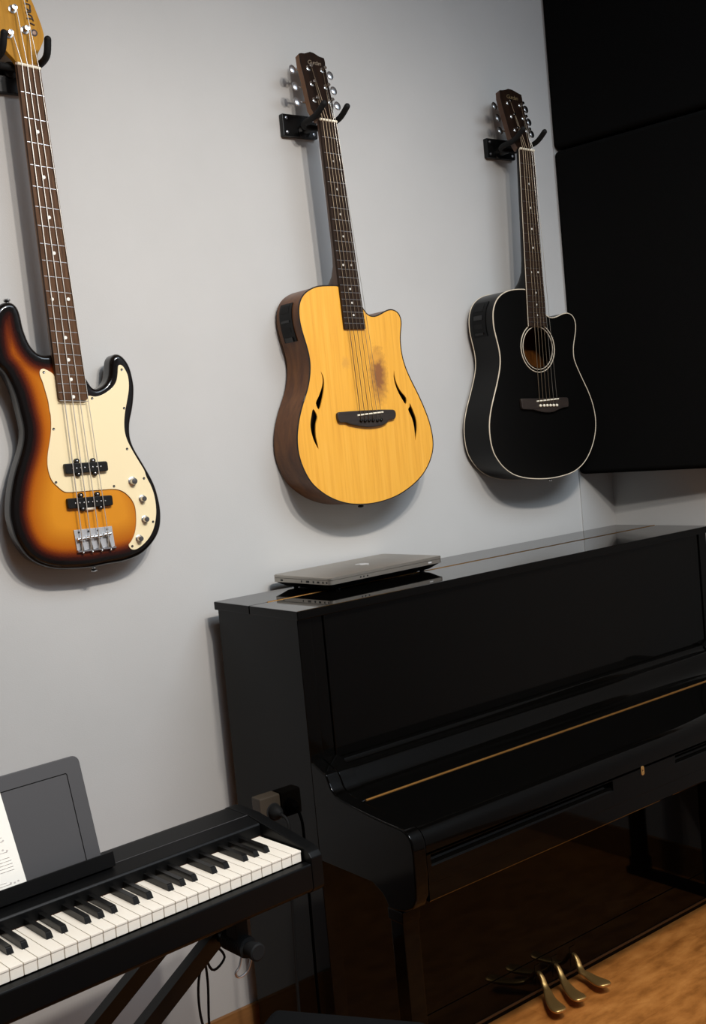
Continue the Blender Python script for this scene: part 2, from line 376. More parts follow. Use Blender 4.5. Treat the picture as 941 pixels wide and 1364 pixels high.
    # lower panel, toe rail, and a trim strip painted with the floor's brown reflection
    obj('lower_panel', bx(.036, W-.036, -.30, -.28, .10, .562), g, P)
    obj('toe_rail', bx(.036, W-.036, -.301, -.27, 0.0, .0985, bv=.0015), g, P)
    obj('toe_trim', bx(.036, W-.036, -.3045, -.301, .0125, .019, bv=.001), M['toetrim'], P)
    # three pedals, each a curved tongue widening to a rounded pad
    for px, pe, pz in ((.666, .61, .057), (.731, .686, .054), (.801, .782, .057)):
        path = catmull([(px, -.300, pz+.004), (px, -.308, pz+.003), (px-.001, -.317, pz-.006), (px-.005, -.327, .037), (px-.010, -.340, .0285), (px+(pe-px)*.4, -.358, .0245), (px+(pe-px)*.65, -.38, .0245), (px+(pe-px)*.85, -.402, .026), (pe, -.422, .0275), (pe-.003, -.432, .0275)], 4, False)
        bm = newbm(); n = len(path); rings = []
        for i, p in enumerate(path):
            t = i/(n-1); wd = .0050+.0045*min(1, t/.4)+.0105*min(1, max(0, (t-.4)/.4))**1.2
            if t > .82: wd *= math.sqrt(max(.02, 1-((t-.82)/.185)**2))
            th = .0058 if t < .85 else .0058*math.sqrt(max(.1, 1-((t-.85)/.16)**2))
            q0 = Vector(path[max(0, i-1)]); q1 = Vector(path[min(n-1, i+1)]); d = (q1-q0).normalized()
            s = d.cross(Vector((0, 0, 1))).normalized(); u_ = s.cross(d)
            rings.append([bm.verts.new(Vector(p)+s*wd*math.copysign(abs(math.cos(2*PI*k/16))**.7, math.cos(2*PI*k/16))+u_*th*math.copysign(abs(math.sin(2*PI*k/16))**.8, math.sin(2*PI*k/16))) for k in range(16)])
        for A, B in zip(rings, rings[1:]):
            for k in range(16): bm.faces.new((A[k], A[(k+1) % 16], B[(k+1) % 16], B[k]))
        bm.faces.new(rings[0][::-1]); bm.faces.new(rings[-1])
        pd = obj('pedal', bm, M['brass'], P, 60); pd['label'] = 'brass pedal'
        obj('pedal_slot', bx(px-.011, px+.011, -.3025, -.2995, .03, .085, bv=.003), M['gloss2'], pd)
    return P
build_piano()

# ------------------------------------------------------------------ guitars
MID = {'o':[0.4128,-0.062,1.3138],
 'out':[[-0.007,0.553],[-0.0382,0.5528],[-0.0705,0.5506],[-0.0956,0.5424],[-0.1139,0.5312],[-0.1263,0.5161],[-0.133,0.496],[-0.1341,0.4708],[-0.1299,0.4429],[-0.1226,0.4149],[-0.1168,0.3894],[-0.1148,0.3639],[-0.1178,0.3385],[-0.1264,0.3084],[-0.1381,0.2835],[-0.151,0.2588],[-0.1632,0.2291],[-0.1717,0.1993],[-0.1753,0.1742],[-0.1752,0.1488],[-0.1702,0.1229],[-0.1601,0.0965],[-0.146,0.0721],[-0.1262,0.052],[-0.0996,0.0326],[-0.0689,0.0172],[-0.0371,0.0068],[-0.0044,0.001],[0.0361,-0.0015],[0.0779,0.0009],[0.121,0.0086],[0.1582,0.021],[0.1929,0.0378],[0.2208,0.0571],[0.2446,0.0827],[0.2607,0.1119],[0.2662,0.1393],[0.2639,0.1701],[0.2564,0.2012],[0.2433,0.2353],[0.2275,0.2692],[0.2096,0.303],[0.1952,0.3336],[0.1858,0.3639],[0.1825,0.3965],[0.1842,0.4235],[0.1903,0.4504],[0.1915,0.4666],[0.1854,0.4818],[0.1722,0.49],[0.1569,0.4923],[0.1388,0.4871],[0.1205,0.4793],[0.1026,0.4747],[0.0858,0.477],[0.0733,0.4866],[0.0653,0.4998]],
 'fb':[[-0.0193,0.9592],[0.032,0.9568],[0.0646,0.4434],[-0.0021,0.4446]],
 'fret':[[0.0038,0.9164],[0.0084,0.8761],[0.0106,0.842],[0.0128,0.8077],[0.0152,0.7748],[0.031,0.5316]],
 'bridge':[[-0.0517,0.2347],[-0.0486,0.2378],[-0.0053,0.2378],[0.0487,0.2367],[0.0922,0.2358],[0.1348,0.2331],[0.139,0.226],[0.1389,0.2169],[0.1349,0.2084],[0.1109,0.2073],[0.1071,0.1996],[0.0873,0.1942],[0.0608,0.1926],[0.0379,0.1938],[0.0099,0.1989],[-0.0162,0.2048],[-0.0254,0.2103],[-0.0476,0.2109],[-0.0517,0.2183]],
 'saddle':[[0.0096,0.2257],[0.0943,0.2288]],
 'pins':[[0.0199,0.2116],[0.0326,0.2103],[0.0456,0.2106],[0.0585,0.2097],[0.0729,0.2087],[0.0856,0.2095]],
 'slots':[[[-0.0853,0.3424],[-0.079,0.3307],[-0.077,0.3155],[-0.081,0.2944],[-0.0894,0.27],[-0.1009,0.2477],[-0.1088,0.2641],[-0.098,0.2811],[-0.0883,0.2983],[-0.0818,0.3157],[-0.0821,0.3317]],[[-0.1185,0.2505],[-0.1083,0.2313],[-0.1142,0.2149],[-0.1173,0.1974],[-0.1177,0.1798],[-0.1138,0.1511],[-0.1243,0.1697],[-0.1305,0.1913],[-0.1317,0.2126],[-0.1269,0.2316]],[[0.1524,0.3349],[0.1528,0.3228],[0.1571,0.302],[0.1682,0.2808],[0.1863,0.2599],[0.1822,0.2445],[0.1703,0.2599],[0.159,0.2795],[0.1513,0.3006],[0.1491,0.3196]],[[0.1967,0.2463],[0.2073,0.2229],[0.2141,0.2015],[0.2139,0.1805],[0.2095,0.1633],[0.2035,0.1471],[0.2042,0.1672],[0.2032,0.1883],[0.1986,0.2078],[0.1891,0.2293],[0.1947,0.2377]]],
 'strnut':[[-0.0146,0.9573],[-0.0053,0.9568],[0.0038,0.9565],[0.0124,0.9561],[0.0204,0.9556],[0.0273,0.9555]],
 'stain':[[0.098,0.3188]],
 'pre':[[0.266,-0.03,1.825]],
 'zn':2.2721,
 'head':[[-0.0186,0.0029],[-0.0233,0.012],[-0.032,0.0325],[-0.0291,0.119],[-0.0295,0.1558],[-0.0264,0.1812],[-0.018,0.1835],[-0.0094,0.1836],[0.0003,0.1872],[0.01,0.1908],[0.0206,0.189],[0.0358,0.1813],[0.0502,0.1789],[0.0503,0.1689],[0.0463,0.1442],[0.0419,0.0821],[0.0403,0.0427],[0.0337,0.0245],[0.0315,0.0026]],
 'posts':[[-0.0086,0.1434],[-0.0098,0.1009],[-0.0142,0.056],[0.0346,0.1426],[0.0323,0.0963],[0.033,0.056]],
 'btn':[[-0.0415,0.1458],[-0.0456,0.0987],[-0.0516,0.057],[0.0673,0.1437],[0.0663,0.1014],[0.0659,0.0594]],
 'text':[[-0.0085,0.1608],[0.0347,0.1602],[-0.0053,0.1722]],
 'hook':[[0.3554,0.035,2.3142],[0.3533,0.035,2.2606],[0.4617,0.035,2.2517],[0.3808,-0.1,2.2975],[0.4501,-0.1,2.3006],[0.3997,-0.02,2.2974]]}
BLACK = {'o':[1.0758,-0.068,1.3131],
 'out':[[0.0017,0.5458],[-0.0393,0.5451],[-0.0735,0.5397],[-0.0996,0.5292],[-0.1196,0.5131],[-0.132,0.4918],[-0.1371,0.4688],[-0.1368,0.437],[-0.1304,0.408],[-0.124,0.3788],[-0.1225,0.3497],[-0.1284,0.3208],[-0.1415,0.2865],[-0.157,0.2525],[-0.1724,0.2186],[-0.1837,0.1845],[-0.1879,0.1559],[-0.1864,0.121],[-0.1785,0.0912],[-0.1625,0.0665],[-0.1404,0.044],[-0.1092,0.0245],[-0.0726,0.012],[-0.0347,0.0047],[0.0084,-0.0002],[0.0525,-0.0021],[0.0979,0.0002],[0.1399,0.006],[0.1738,0.0177],[0.2042,0.0368],[0.2314,0.0658],[0.2519,0.1019],[0.2616,0.1358],[0.2625,0.1672],[0.2546,0.2054],[0.2382,0.2438],[0.2163,0.2822],[0.1956,0.3202],[0.1865,0.3452],[0.1883,0.376],[0.1983,0.4065],[0.205,0.431],[0.2053,0.4494],[0.1971,0.4668],[0.1771,0.4762],[0.154,0.4745],[0.1305,0.4675],[0.1075,0.4629],[0.09,0.4655],[0.0776,0.4735],[0.0709,0.4844]],
 'fb':[[0.0195,0.9419],[0.0764,0.9395],[0.0703,0.4385],[-0.003,0.4397]],
 'fret':[[0.0233,0.8977],[0.0237,0.8596],[0.0235,0.823]],
 'bridge':[[-0.0606,0.2361],[-0.0015,0.2328],[0.0489,0.2311],[0.0969,0.2303],[0.1385,0.2281],[0.138,0.1997],[0.1141,0.1993],[0.0962,0.1957],[0.0748,0.19],[0.0541,0.1885],[0.0305,0.1905],[0.0075,0.1954],[-0.0135,0.2013],[-0.0593,0.2048]],
 'saddle':[[0.0008,0.2241],[0.0936,0.2263]],
 'pins':[[0.0143,0.2107],[0.0295,0.2102],[0.0429,0.2097],[0.0565,0.2091],[0.0701,0.2085],[0.0838,0.2079]],
 'hole':[[0.0385,0.4439],[0.0245,0.3109],[-0.0425,0.3886],[0.1102,0.381]],
 'strnut':[[0.0262,0.9408],[0.0353,0.9403],[0.0442,0.9401],[0.0534,0.9399],[0.0627,0.9397],[0.0706,0.9394]],
 'zn':2.2551,
 'head':[[0.0215,0.0019],[0.016,0.0137],[0.0052,0.0373],[0.0041,0.1237],[0.0046,0.1609],[0.0108,0.1828],[0.0227,0.1843],[0.0351,0.187],[0.0482,0.1916],[0.0642,0.1905],[0.0816,0.1838],[0.0979,0.1781],[0.097,0.1666],[0.0917,0.1433],[0.0889,0.0952],[0.0891,0.0551],[0.0779,0.0341],[0.0753,0.0003]],
 'posts':[[0.0297,0.1451],[0.0307,0.1029],[0.03,0.0607],[0.0801,0.1433],[0.078,0.1016],[0.0781,0.0616]],
 'btn':[[-0.0056,0.1412],[-0.0047,0.104],[-0.0101,0.0639],[0.1166,0.1447],[0.115,0.1039],[0.1126,0.0657]],
 'text':[[0.0292,0.1663],[0.0774,0.1631],[0.033,0.1767]],
 'hook':[[1.0771,0.035,2.3132],[1.0756,0.035,2.2617],[1.1933,0.035,2.2557],[1.07,-0.11,2.2926],[1.1515,-0.11,2.3041]]}
BASS = {'o':[-0.3091,-0.02,1.2554],
 'out':[[-0.1455,0.4328],[-0.1293,0.3908],[-0.1209,0.3393],[-0.1186,0.3135],[-0.1228,0.2866],[-0.1338,0.2578],[-0.1456,0.2313],[-0.1567,0.2008],[-0.1645,0.1707],[-0.1694,0.1393],[-0.1672,0.1118],[-0.161,0.0822],[-0.1419,0.0457],[-0.1144,0.0232],[-0.0803,0.0098],[-0.045,0.0046],[0.0003,0.0011],[0.0339,0.0029],[0.0701,0.0032],[0.0949,0.0062],[0.1204,0.0129],[0.1419,0.0257],[0.1616,0.0436],[0.1741,0.0625],[0.1805,0.0846],[0.1824,0.1117],[0.1801,0.1348],[0.1754,0.1605],[0.1678,0.1819],[0.1598,0.1987],[0.1456,0.2271],[0.1335,0.2505],[0.1264,0.2735],[0.1265,0.2958],[0.1301,0.3156],[0.1373,0.3353],[0.1439,0.3594],[0.1485,0.3882],[0.1474,0.4105],[0.143,0.4352],[0.135,0.451],[0.1242,0.4625],[0.1125,0.4661],[0.108,0.4647],[0.0971,0.4541],[0.0938,0.4365],[0.0905,0.419],[0.0842,0.406],[0.0735,0.3966],[0.0611,0.3918],[0.0469,0.3925],[0.0176,0.4465],[-0.0111,0.4561],[-0.0345,0.4687],[-0.0459,0.4675],[-0.0592,0.468],[-0.0718,0.4741],[-0.0832,0.4891],[-0.0899,0.5071],[-0.095,0.5282],[-0.0969,0.5491],[-0.1012,0.5679],[-0.1097,0.5783],[-0.12,0.5813],[-0.1332,0.5786],[-0.1473,0.5677],[-0.1592,0.5476],[-0.1661,0.5166],[-0.1659,0.4777],[-0.1596,0.4493]],
 'pg':[[-0.0744,0.431],[-0.071,0.4372],[-0.0641,0.4401],[-0.0556,0.4366],[-0.0432,0.4287],[-0.0375,0.42],[-0.0214,0.4033],[0.0045,0.3913],[0.0283,0.3771],[0.0336,0.3777],[0.0484,0.3743],[0.0653,0.3778],[0.0804,0.3851],[0.0934,0.3943],[0.1021,0.407],[0.1066,0.4244],[0.1093,0.4375],[0.1147,0.4417],[0.1227,0.4381],[0.1288,0.4279],[0.1333,0.4145],[0.1334,0.3945],[0.1301,0.377],[0.1241,0.3574],[0.1165,0.3335],[0.1119,0.3095],[0.1113,0.2896],[0.1152,0.2715],[0.1248,0.2485],[0.1368,0.2251],[0.1489,0.2016],[0.1522,0.1874],[0.162,0.1638],[0.1678,0.1383],[0.1681,0.1088],[0.1632,0.0845],[0.1553,0.065],[0.1433,0.0485],[0.1268,0.0349],[0.1084,0.0261],[0.0962,0.0267],[0.0896,0.0332],[0.088,0.0401],[0.0962,0.048],[0.1053,0.0625],[0.1113,0.0819],[0.1139,0.104],[0.1135,0.1219],[0.109,0.1358],[0.1007,0.1479],[0.0897,0.158],[0.0759,0.1643],[0.0594,0.1667],[0.0492,0.167],[0.0004,0.1686],[-0.0377,0.1699],[-0.0505,0.174],[-0.0608,0.1839],[-0.0726,0.1979],[-0.0783,0.2155],[-0.0798,0.2347],[-0.0769,0.2557],[-0.0712,0.2764],[-0.0654,0.2971],[-0.0618,0.3181],[-0.0604,0.3392],[-0.0616,0.3481],[-0.0624,0.3693],[-0.0657,0.3885],[-0.0698,0.4098],[-0.0738,0.4226]],
 'fb':[[-0.0504,1.0717],[0,1.0664],[0.0261,0.3657],[-0.0399,0.3695]],
 'fret':[[-0.0443,1.0128],[-0.0447,0.9571],[-0.0448,0.9071]],
 'strn':[[-0.0415,1.0728],[-0.0296,1.0716],[-0.0181,1.0702],[-0.0046,1.068]],
 'strb':[[-0.0236,0.0676],[-0.0033,0.0685],[0.0162,0.0687],[0.038,0.0704]],
 'pu1':[[-0.0444,0.2332],[0.0557,0.2304],[0.0561,0.2085],[-0.0433,0.2108]],
 'pt1':[[-0.0137,0.2367],[0.0237,0.2342],[-0.0131,0.2087],[0.0254,0.2068]],
 'pu2':[[-0.0457,0.1583],[0.0597,0.1549],[0.06,0.1319],[-0.0455,0.1358]],
 'pt2':[[-0.0119,0.1618],[0.0267,0.1603],[-0.0105,0.1327],[0.0312,0.1315]],
 'tag':[[0.0067,0.1311]],
 'br':[[-0.0358,0.0888],[0.0536,0.0866],[0.0568,0.0373],[-0.033,0.0397]],
 'knob':[[0.115,0.1799],[0.1345,0.1386],[0.1355,0.0917],[0.1162,0.0503]],
 'screw':[[-0.0636,0.4306],[-0.0557,0.3092],[-0.0639,0.1953],[0.0401,0.3694],[0.1182,0.429],[0.114,0.3436],[0.1106,0.2528],[0.1443,0.1836],[0.0693,0.1734],[0.1555,0.0836],[0.0979,0.0354]],
 'zn':2.3254,
 'head':[[-0.043,1.0783],[-0.0468,1.0846],[-0.0635,1.1001],[-0.0728,1.1178],[-0.082,1.1354],[-0.0901,1.161],[-0.0938,1.2004],[-0.0803,1.2559],[-0.0533,1.3074],[-0.0218,1.3332],[-0.0085,1.3249],[-0.0076,1.2953],[-0.0052,1.255],[0.0011,1.222],[0.0048,1.2158],[0.0134,1.1897],[0.0218,1.1607],[0.0233,1.1389],[0.0102,1.1124],[0.0027,1.099],[0.0062,1.0788]],
 'posts':[[-0.041,1.1897],[-0.0183,1.1503],[-0.0551,1.1364]],
 'logo':[[[-0.0135,1.2059],[-0.002,1.2047],[-0.0012,1.197],[-0.0013,1.19],[-0.0074,1.1894],[-0.0117,1.1885]],[[-0.0123,1.1982],[-0.0068,1.1941],[-0.0011,1.1917]],[[-0.0114,1.1875],[-0.0058,1.1844],[0.0001,1.1813],[0.0016,1.1763],[0.0032,1.1715]],[[-0.0111,1.1754],[-0.0019,1.1758],[0.0015,1.1749]],[[-0.0055,1.1667],[-0.0011,1.1653],[0.0047,1.1635]],[[-0.0071,1.2122],[-0.0046,1.2126]]],
 'emb':[[0.0021,1.1473]],
 'dots':[[-0.0205,0.9287],[-0.0179,0.8804],[-0.0174,0.8345],[-0.0155,0.7506]],
 'hook':[[-0.3698,0.035,2.339],[-0.3756,0.035,2.2901],[-0.3308,0.035,2.2866],[-0.3083,-0.06,2.3674],[-0.3121,-0.03,2.3424],[-0.397,-0.07,2.3695]],
 'bot':[[0.0123,-0.0043],[-0.118,0.5895],[0.1755,0.0532]]}

def outline_body(G, step=.006):
    o = catmull(G['out'], 6, False)
    # close across the neck joint with a straight line
    a, b = o[-1], o[0]; k = max(2, int(math.dist(a, b)/step)); o = o+[lerp(a, b, i/k) for i in range(1, k)]
    return relax(resample(o, step), 2)
def shell(ol, depth, n=1):                              # side strip plus back, open at the front
    bm = newbm(); N = len(ol); A = [bm.verts.new((u, 0, v)) for u, v in ol]; B = [bm.verts.new((u, depth(v), v)) for u, v in ol]
    for i in range(N): bm.faces.new((A[i], A[(i+1) % N], B[(i+1) % N], B[i]))
    f = bm.faces.new(B); bmesh.ops.triangulate(bm, faces=[f]); return bm
def loft_neck(G, y0, secs, m, P, name='neck'):          # secs: (v, depth); width follows the fretboard
    a, b, c, d = G['fb']; bm = newbm(); rings = []
    for v, dep in secs:
        t = (a[1]-v)/(a[1]-d[1]); l = lerp(a, d, t)[0]; r_ = lerp(b, c, t)[0]; cx = (l+r_)/2; hw = (r_-l)/2
        rings.append([bm.verts.new((cx-hw*math.cos(PI*k/12), y0+dep*math.sin(PI*k/12)**.8, v)) for k in range(13)])
    for A, B in zip(rings, rings[1:]):
        for k in range(12): bm.faces.new((A[k], A[k+1], B[k+1], B[k]))
        bm.faces.new((A[12], A[0], B[0], B[12]))
    bm.faces.new(rings[0]); bm.faces.new(rings[-1][::-1])
    return obj(name, bm, m, P, 50)
def fretboard(G, yb, t, m, P, nfret, scale_end, dots, bind=None, nutm='bone', dotm='pearl', bottom_round=0, dot_r=.0031, skipdots=()):
    a, b, c, d = [tuple(x) for x in G['fb']]
    o = obj('fretboard', quad_board(a, b, c, d, yb, t, bottom_round), m, P)
    Lx = (a[1]+b[1])/2-scale_end
    def at(v):
        s = (a[1]-v)/(a[1]-d[1]); return lerp(a, d, s)[0], lerp(b, c, s)[0]
    skew = (b[1]-a[1])
    fv = [((a[1]+b[1])/2-Lx*(1-2**(-n/12))) for n in range(nfret+2)]
    for n in range(1, nfret+1):
        l, r_ = at(fv[n]); bm = tube(newbm(), [(l+.0006, yb-t-.0002, fv[n]-skew/2), (r_-.0006, yb-t-.0002, fv[n]+skew/2)], .00085, 6)
        obj('fret', bm, M['nickel'], o)
    for n in dots:
        if isinstance(n, tuple): n, us = n
        else: us = (.5,)
        v = (fv[n]+fv[n-1])/2; l, r_ = at(v)
        for u in us:
            bm = lathe(newbm(), [(dot_r, 0), (dot_r, .0006), (0, .0007)], (l+(r_-l)*u, yb-t+.0002, v), (0, -1, 0), 14)
            obj('inlay', bm, M[dotm], o)
    if bind:
        for p, q, dx in ((a, d, -.001), (b, c, .001)):
            obj('board_binding', tube(newbm(), [(p[0]+dx*.3, yb-t*.5, p[1]), (q[0]+dx*.3, yb-t*.7, q[1])], .0010, 6), M[bind], o)
    nb = newbm(); tube(nb, [(a[0], yb-t-.0005, a[1]+.001), (b[0], yb-t-.0005, b[1]+.001)], .0034, 8)
    obj('nut', nb, M[nutm], P)
    return o
def quad_board(a, b, c, d, yb, t, rnd):
    bm = newbm(); ol = [a, b, (c[0], c[1]), (d[0], d[1])]
    if rnd: ol = [a, b, (c[0], c[1]+rnd), (c[0]-rnd*.3, c[1]+rnd*.3), (c[0]-rnd, c[1]), (d[0]+rnd, d[1]), (d[0]+rnd*.3, d[1]+rnd*.3), (d[0], d[1]+rnd)]
    A = [bm.verts.new((u, yb, v)) for u, v in ol]; B = [bm.verts.new((u, yb-t, v)) for u, v in ol]; n = len(ol)
    bm.faces.new(A); bm.faces.new(B[::-1])
    for i in range(n): bm.faces.new((A[i], B[i], B[(i+1) % n], A[(i+1) % n]))
    return bm
def headstock(G, P, facem, sidem, logo, logom, post_m, btn_m):
    zn = G['zn']-G['o'][2]; ang = R(14)
    HM = Matrix.Translation((0, 0, zn)) @ Matrix.Rotation(-ang, 4, 'X')
    ol = [tuple(p) for p in G['head']]
    h = plate('headstock', [ol], .0012, .016, sidem, P, 0, HM)
    plate('head_face', [ol], -.0004, .0016, facem, h, 0, HM)
    t0, t1, tt = G['text']; c = lerp(t0, t1, .5); wd = math.dist(t0, t1); hgt = abs(tt[1]-t0[1])
    an = math.atan2(t1[1]-t0[1], t1[0]-t0[0])
    text('logo_lettering', logo, wd*.38, logom, h, HM @ Matrix.Translation((c[0], -.0006, c[1])) @ UP @ Matrix.Rotation(an, 4, 'Z'), .35, .0002, .8)
    for i, (p, q) in enumerate(zip(G['posts'], G['btn'])):
        bm = newbm(); lathe(bm, [(.0074, -.001), (.0074, .0012), (.0055, .002), (.0042, .0025), (.0042, .010), (.0047, .0125), (.0043, .0145), (0, .0148)], (p[0], 0, p[1]), (0, -1, 0), 14)
        tp = obj('tuning_post', bm, post_m, h, 40, HM)
        s = -1 if i < 3 else 1
        e_ = q[0]; yb = .017
        bm = newbm(); tube(bm, [(p[0]+s*.012, yb, q[1]), (e_-s*.004, yb, q[1])], .0023, 8); box(bm, p[0]-.007, p[0]+.007, yb-.003, yb+.007, p[1]-.008, p[1]+.008, .002)
        obj('tuner_shaft', bm, post_m, tp, 40, HM)
        obj('tuner_button', ellipsoid(newbm(), (e_+s*.004, yb, q[1]), (.0100, .0042, .0122)), btn_m, tp, 60, HM)
    return h, HM
def strings(pairs, P, mats):
    for pts, r_, m in pairs: obj('string', tube(newbm(), pts, r_, 6), M[m], P, 80)
def electronics(ol, v0, v1, d0, d1, P, m):              # preamp panel following the curved side of the body
    left = [p for p in ol if v0 <= p[1] <= v1 and p[0] < -.05]; left.sort(key=lambda p: -p[1])
    def strip(a0, a1, t, aa, bb):
        L_ = [p for p in left if aa <= p[1] <= bb]; bm = newbm(); rings = []
        for i, p in enumerate(L_):
            q0, q1 = L_[max(0, i-1)], L_[min(len(L_)-1, i+1)]; nx, nz_ = (q1[1]-q0[1]), -(q1[0]-q0[0]); l = math.hypot(nx, nz_); nx, nz_ = nx/l, nz_/l
            if nx > 0: nx, nz_ = -nx, -nz_
            rings.append([bm.verts.new((p[0]-nx*.002, a0, p[1]-nz_*.002)), bm.verts.new((p[0]+nx*t, a0, p[1]+nz_*t)), bm.verts.new((p[0]+nx*t, a1, p[1]+nz_*t)), bm.verts.new((p[0]-nx*.002, a1, p[1]-nz_*.002))])
        for A, B in zip(rings, rings[1:]):
            for k in range(4): bm.faces.new((A[k], A[(k+1) % 4], B[(k+1) % 4], B[k]))
        bm.faces.new(rings[0]); bm.faces.new(rings[-1][::-1]); return bm
    o = obj('preamp_panel', strip(d0, d1, .0022, v0, v1), M['blackpl'], P, 40)
    h = v1-v0
    for k, (s0, s1) in enumerate(((.06, .3), (.38, .55), (.6, .78), (.84, .97))):
        q = obj('preamp_control', strip(d0+.012, d1-.008, .0045 if k % 2 else .003, v0+h*(1-s1), v0+h*(1-s0)), M['rubber'] if k % 2 == 0 else M['blackmetal'] if k == 3 else M['port'], o, 40)
    return o

def acoustic(G, name, label, top_m, side_m, neck_m, bind_m, back_bind, board_m, board_bind, head_face, head_side, logo, logo_m, round_hole, pin_m, inside, dots, post_m='steel', btn_m='nickel'):
    P = thing(name, label, 'guitar', tuple(G['o']), 0)
    ol = outline_body(G); vmax = max(p[1] for p in ol)
    dep = lambda v: .106-.010*v/vmax
    body = obj('body', shell(ol, dep), [side_m], P, 40)
    inner = [(u*.985+.0006, v*.985+.004) for u, v in ol]
    lin = shell(inner, lambda v: dep(v)-.003); obj('inside_back', lin, inside, body, 40)
    holes = []
    if round_hole:
        hc = G['hole']; cu, cv = (hc[2][0]+hc[3][0])/2, (hc[0][1]+hc[1][1])/2; rr = (hc[3][0]-hc[2][0])/2
        rv = (hc[0][1]-hc[1][1])/2; rr = (rr+rv)/2
        holes = [circle((cu, cv), rr*.80, 56)]
    else:
        for s in G['slots']: holes.append(catmull(s, 3))
    top = plate('top', [ol]+holes, -.0002, .0035, top_m, P)
    if round_hole:
        for k, f in enumerate((.98, .865)):
            rg = [(cu+rr*f*math.cos(2*PI*i/72), -.0006, cv+rr*f*math.sin(2*PI*i/72)) for i in range(72)]
            obj('rosette_ring', tube(newbm(), rg, .0014 if k == 0 else .0012, 6, closed=True), M['binding'], top, 60)
    obj('binding', tube(newbm(), [(u, .0005, v) for u, v in ol], .0017 if round_hole else .0019, 6, closed=True), bind_m, body, 60)
    if back_bind: obj('binding', tube(newbm(), [(u, dep(v)-.0005, v) for u, v in ol], .0016, 6, closed=True), back_bind, body, 60)
    # bridge
    bo = [tuple(p) for p in G['bridge']]; bo = relax(resample(bo, .004), 2)
    br = plate('bridge', [bo], -.0095, .0093, M['bridge'], P, .0022)
    s0, s1 = G['saddle']; obj('saddle', tube(newbm(), [(s0[0], -.0105, s0[1]), (s1[0], -.0105, s1[1])], .0021, 8), M['bone'], br)
    for p in G['pins']:
        obj('bridge_pin', lathe(newbm(), [(.0038, 0), (.0045, .0015), (.0038, .0042), (.0014, .0055)], (p[0], -.0093, p[1]), (0, -1, 0), 12), pin_m, br, 60)
    # neck with heel
    a, d = G['fb'][0], G['fb'][3]; j = vmax-.004
    loft_neck(G, .0005, [(a[1]+.004, .017), (a[1]-.03, .019), (a[1]-.2, .021), (j+.09, .024), (j+.055, .03), (j+.032, .045), (j+.015, .066), (j-.002, .082)], neck_m, P)
    sv = (s0[1]+s1[1])/2
    fretboard(G, 0, .0075, board_m, P, 20, sv, dots, board_bind, dot_r=.0028)
    HB = headstock(G, P, head_face, head_side, logo, logo_m, M[post_m], M[btn_m])
    h, HM = HB
    order = [2, 1, 0, 3, 4, 5]                        # string to post
    order = [2, 1, 0, 3, 4, 5]
    ppos = [HM @ Vector((G['posts'][k][0]+(.004 if k < 3 else -.004), -.008, G['posts'][k][1])) for k in order]
    pr = []
    for i, (q, pp) in enumerate(zip(G['strnut'], ppos)):
        t = i/5; sd = lerp(s0, s1, .1+.8*t); pin = G['pins'][i]; rad = .0011-.00010*i
        pr.append(([tuple(pp), (q[0], -.0118, q[1]+.001), (sd[0], -.0128, sd[1]), (pin[0], -.0098, pin[1]+.003)], rad, 'bronze' if i < 4 else 'string'))
    strings(pr, P, None)
    lb = G['out'][27] if not round_hole else G['out'][25]
    obj('strap_button', lathe(newbm(), [(.004, -.004), (.0042, .004), (.0075, .0075), (.0075, .0105), (.003, .0125)], (lb[0]+.045, .05, lb[1]-.001), (0, 0, -1), 16), M['blackmetal'] if not round_hole else M['steel'], P, 40)
    electronics(ol, .418, .518, .03, .082, P, None)
    return P, ol

std = [3, 5, 7, 9, (12, (.3, .72)), 15, 17, 19]
acoustic(MID, 'acoustic_guitar', 'natural spruce-top cutaway acoustic guitar with crescent sound slots and a worn dark patch', M['spruce'], M['mahog'], M['neckbrown'], M['darkbind'], None,
         M['ebonyboard'], None, M['headface'], M['headside'], 'Gurdan', M['logo'], False, M['ebony'], M['dark'], std)
acoustic(BLACK, 'acoustic_guitar', 'black cutaway acoustic guitar with cream binding and round soundhole beside the black panels', M['blackgtr'], M['blackgtr'], M['blackgtr'], M['binding'], M['binding'],
         M['ebonyboard'], 'binding', M['headface'], M['neckbrown'], 'Gurdan', M['logogold'], True, M['bone'], M['mahog'], std, 'steel', 'darkmetal')

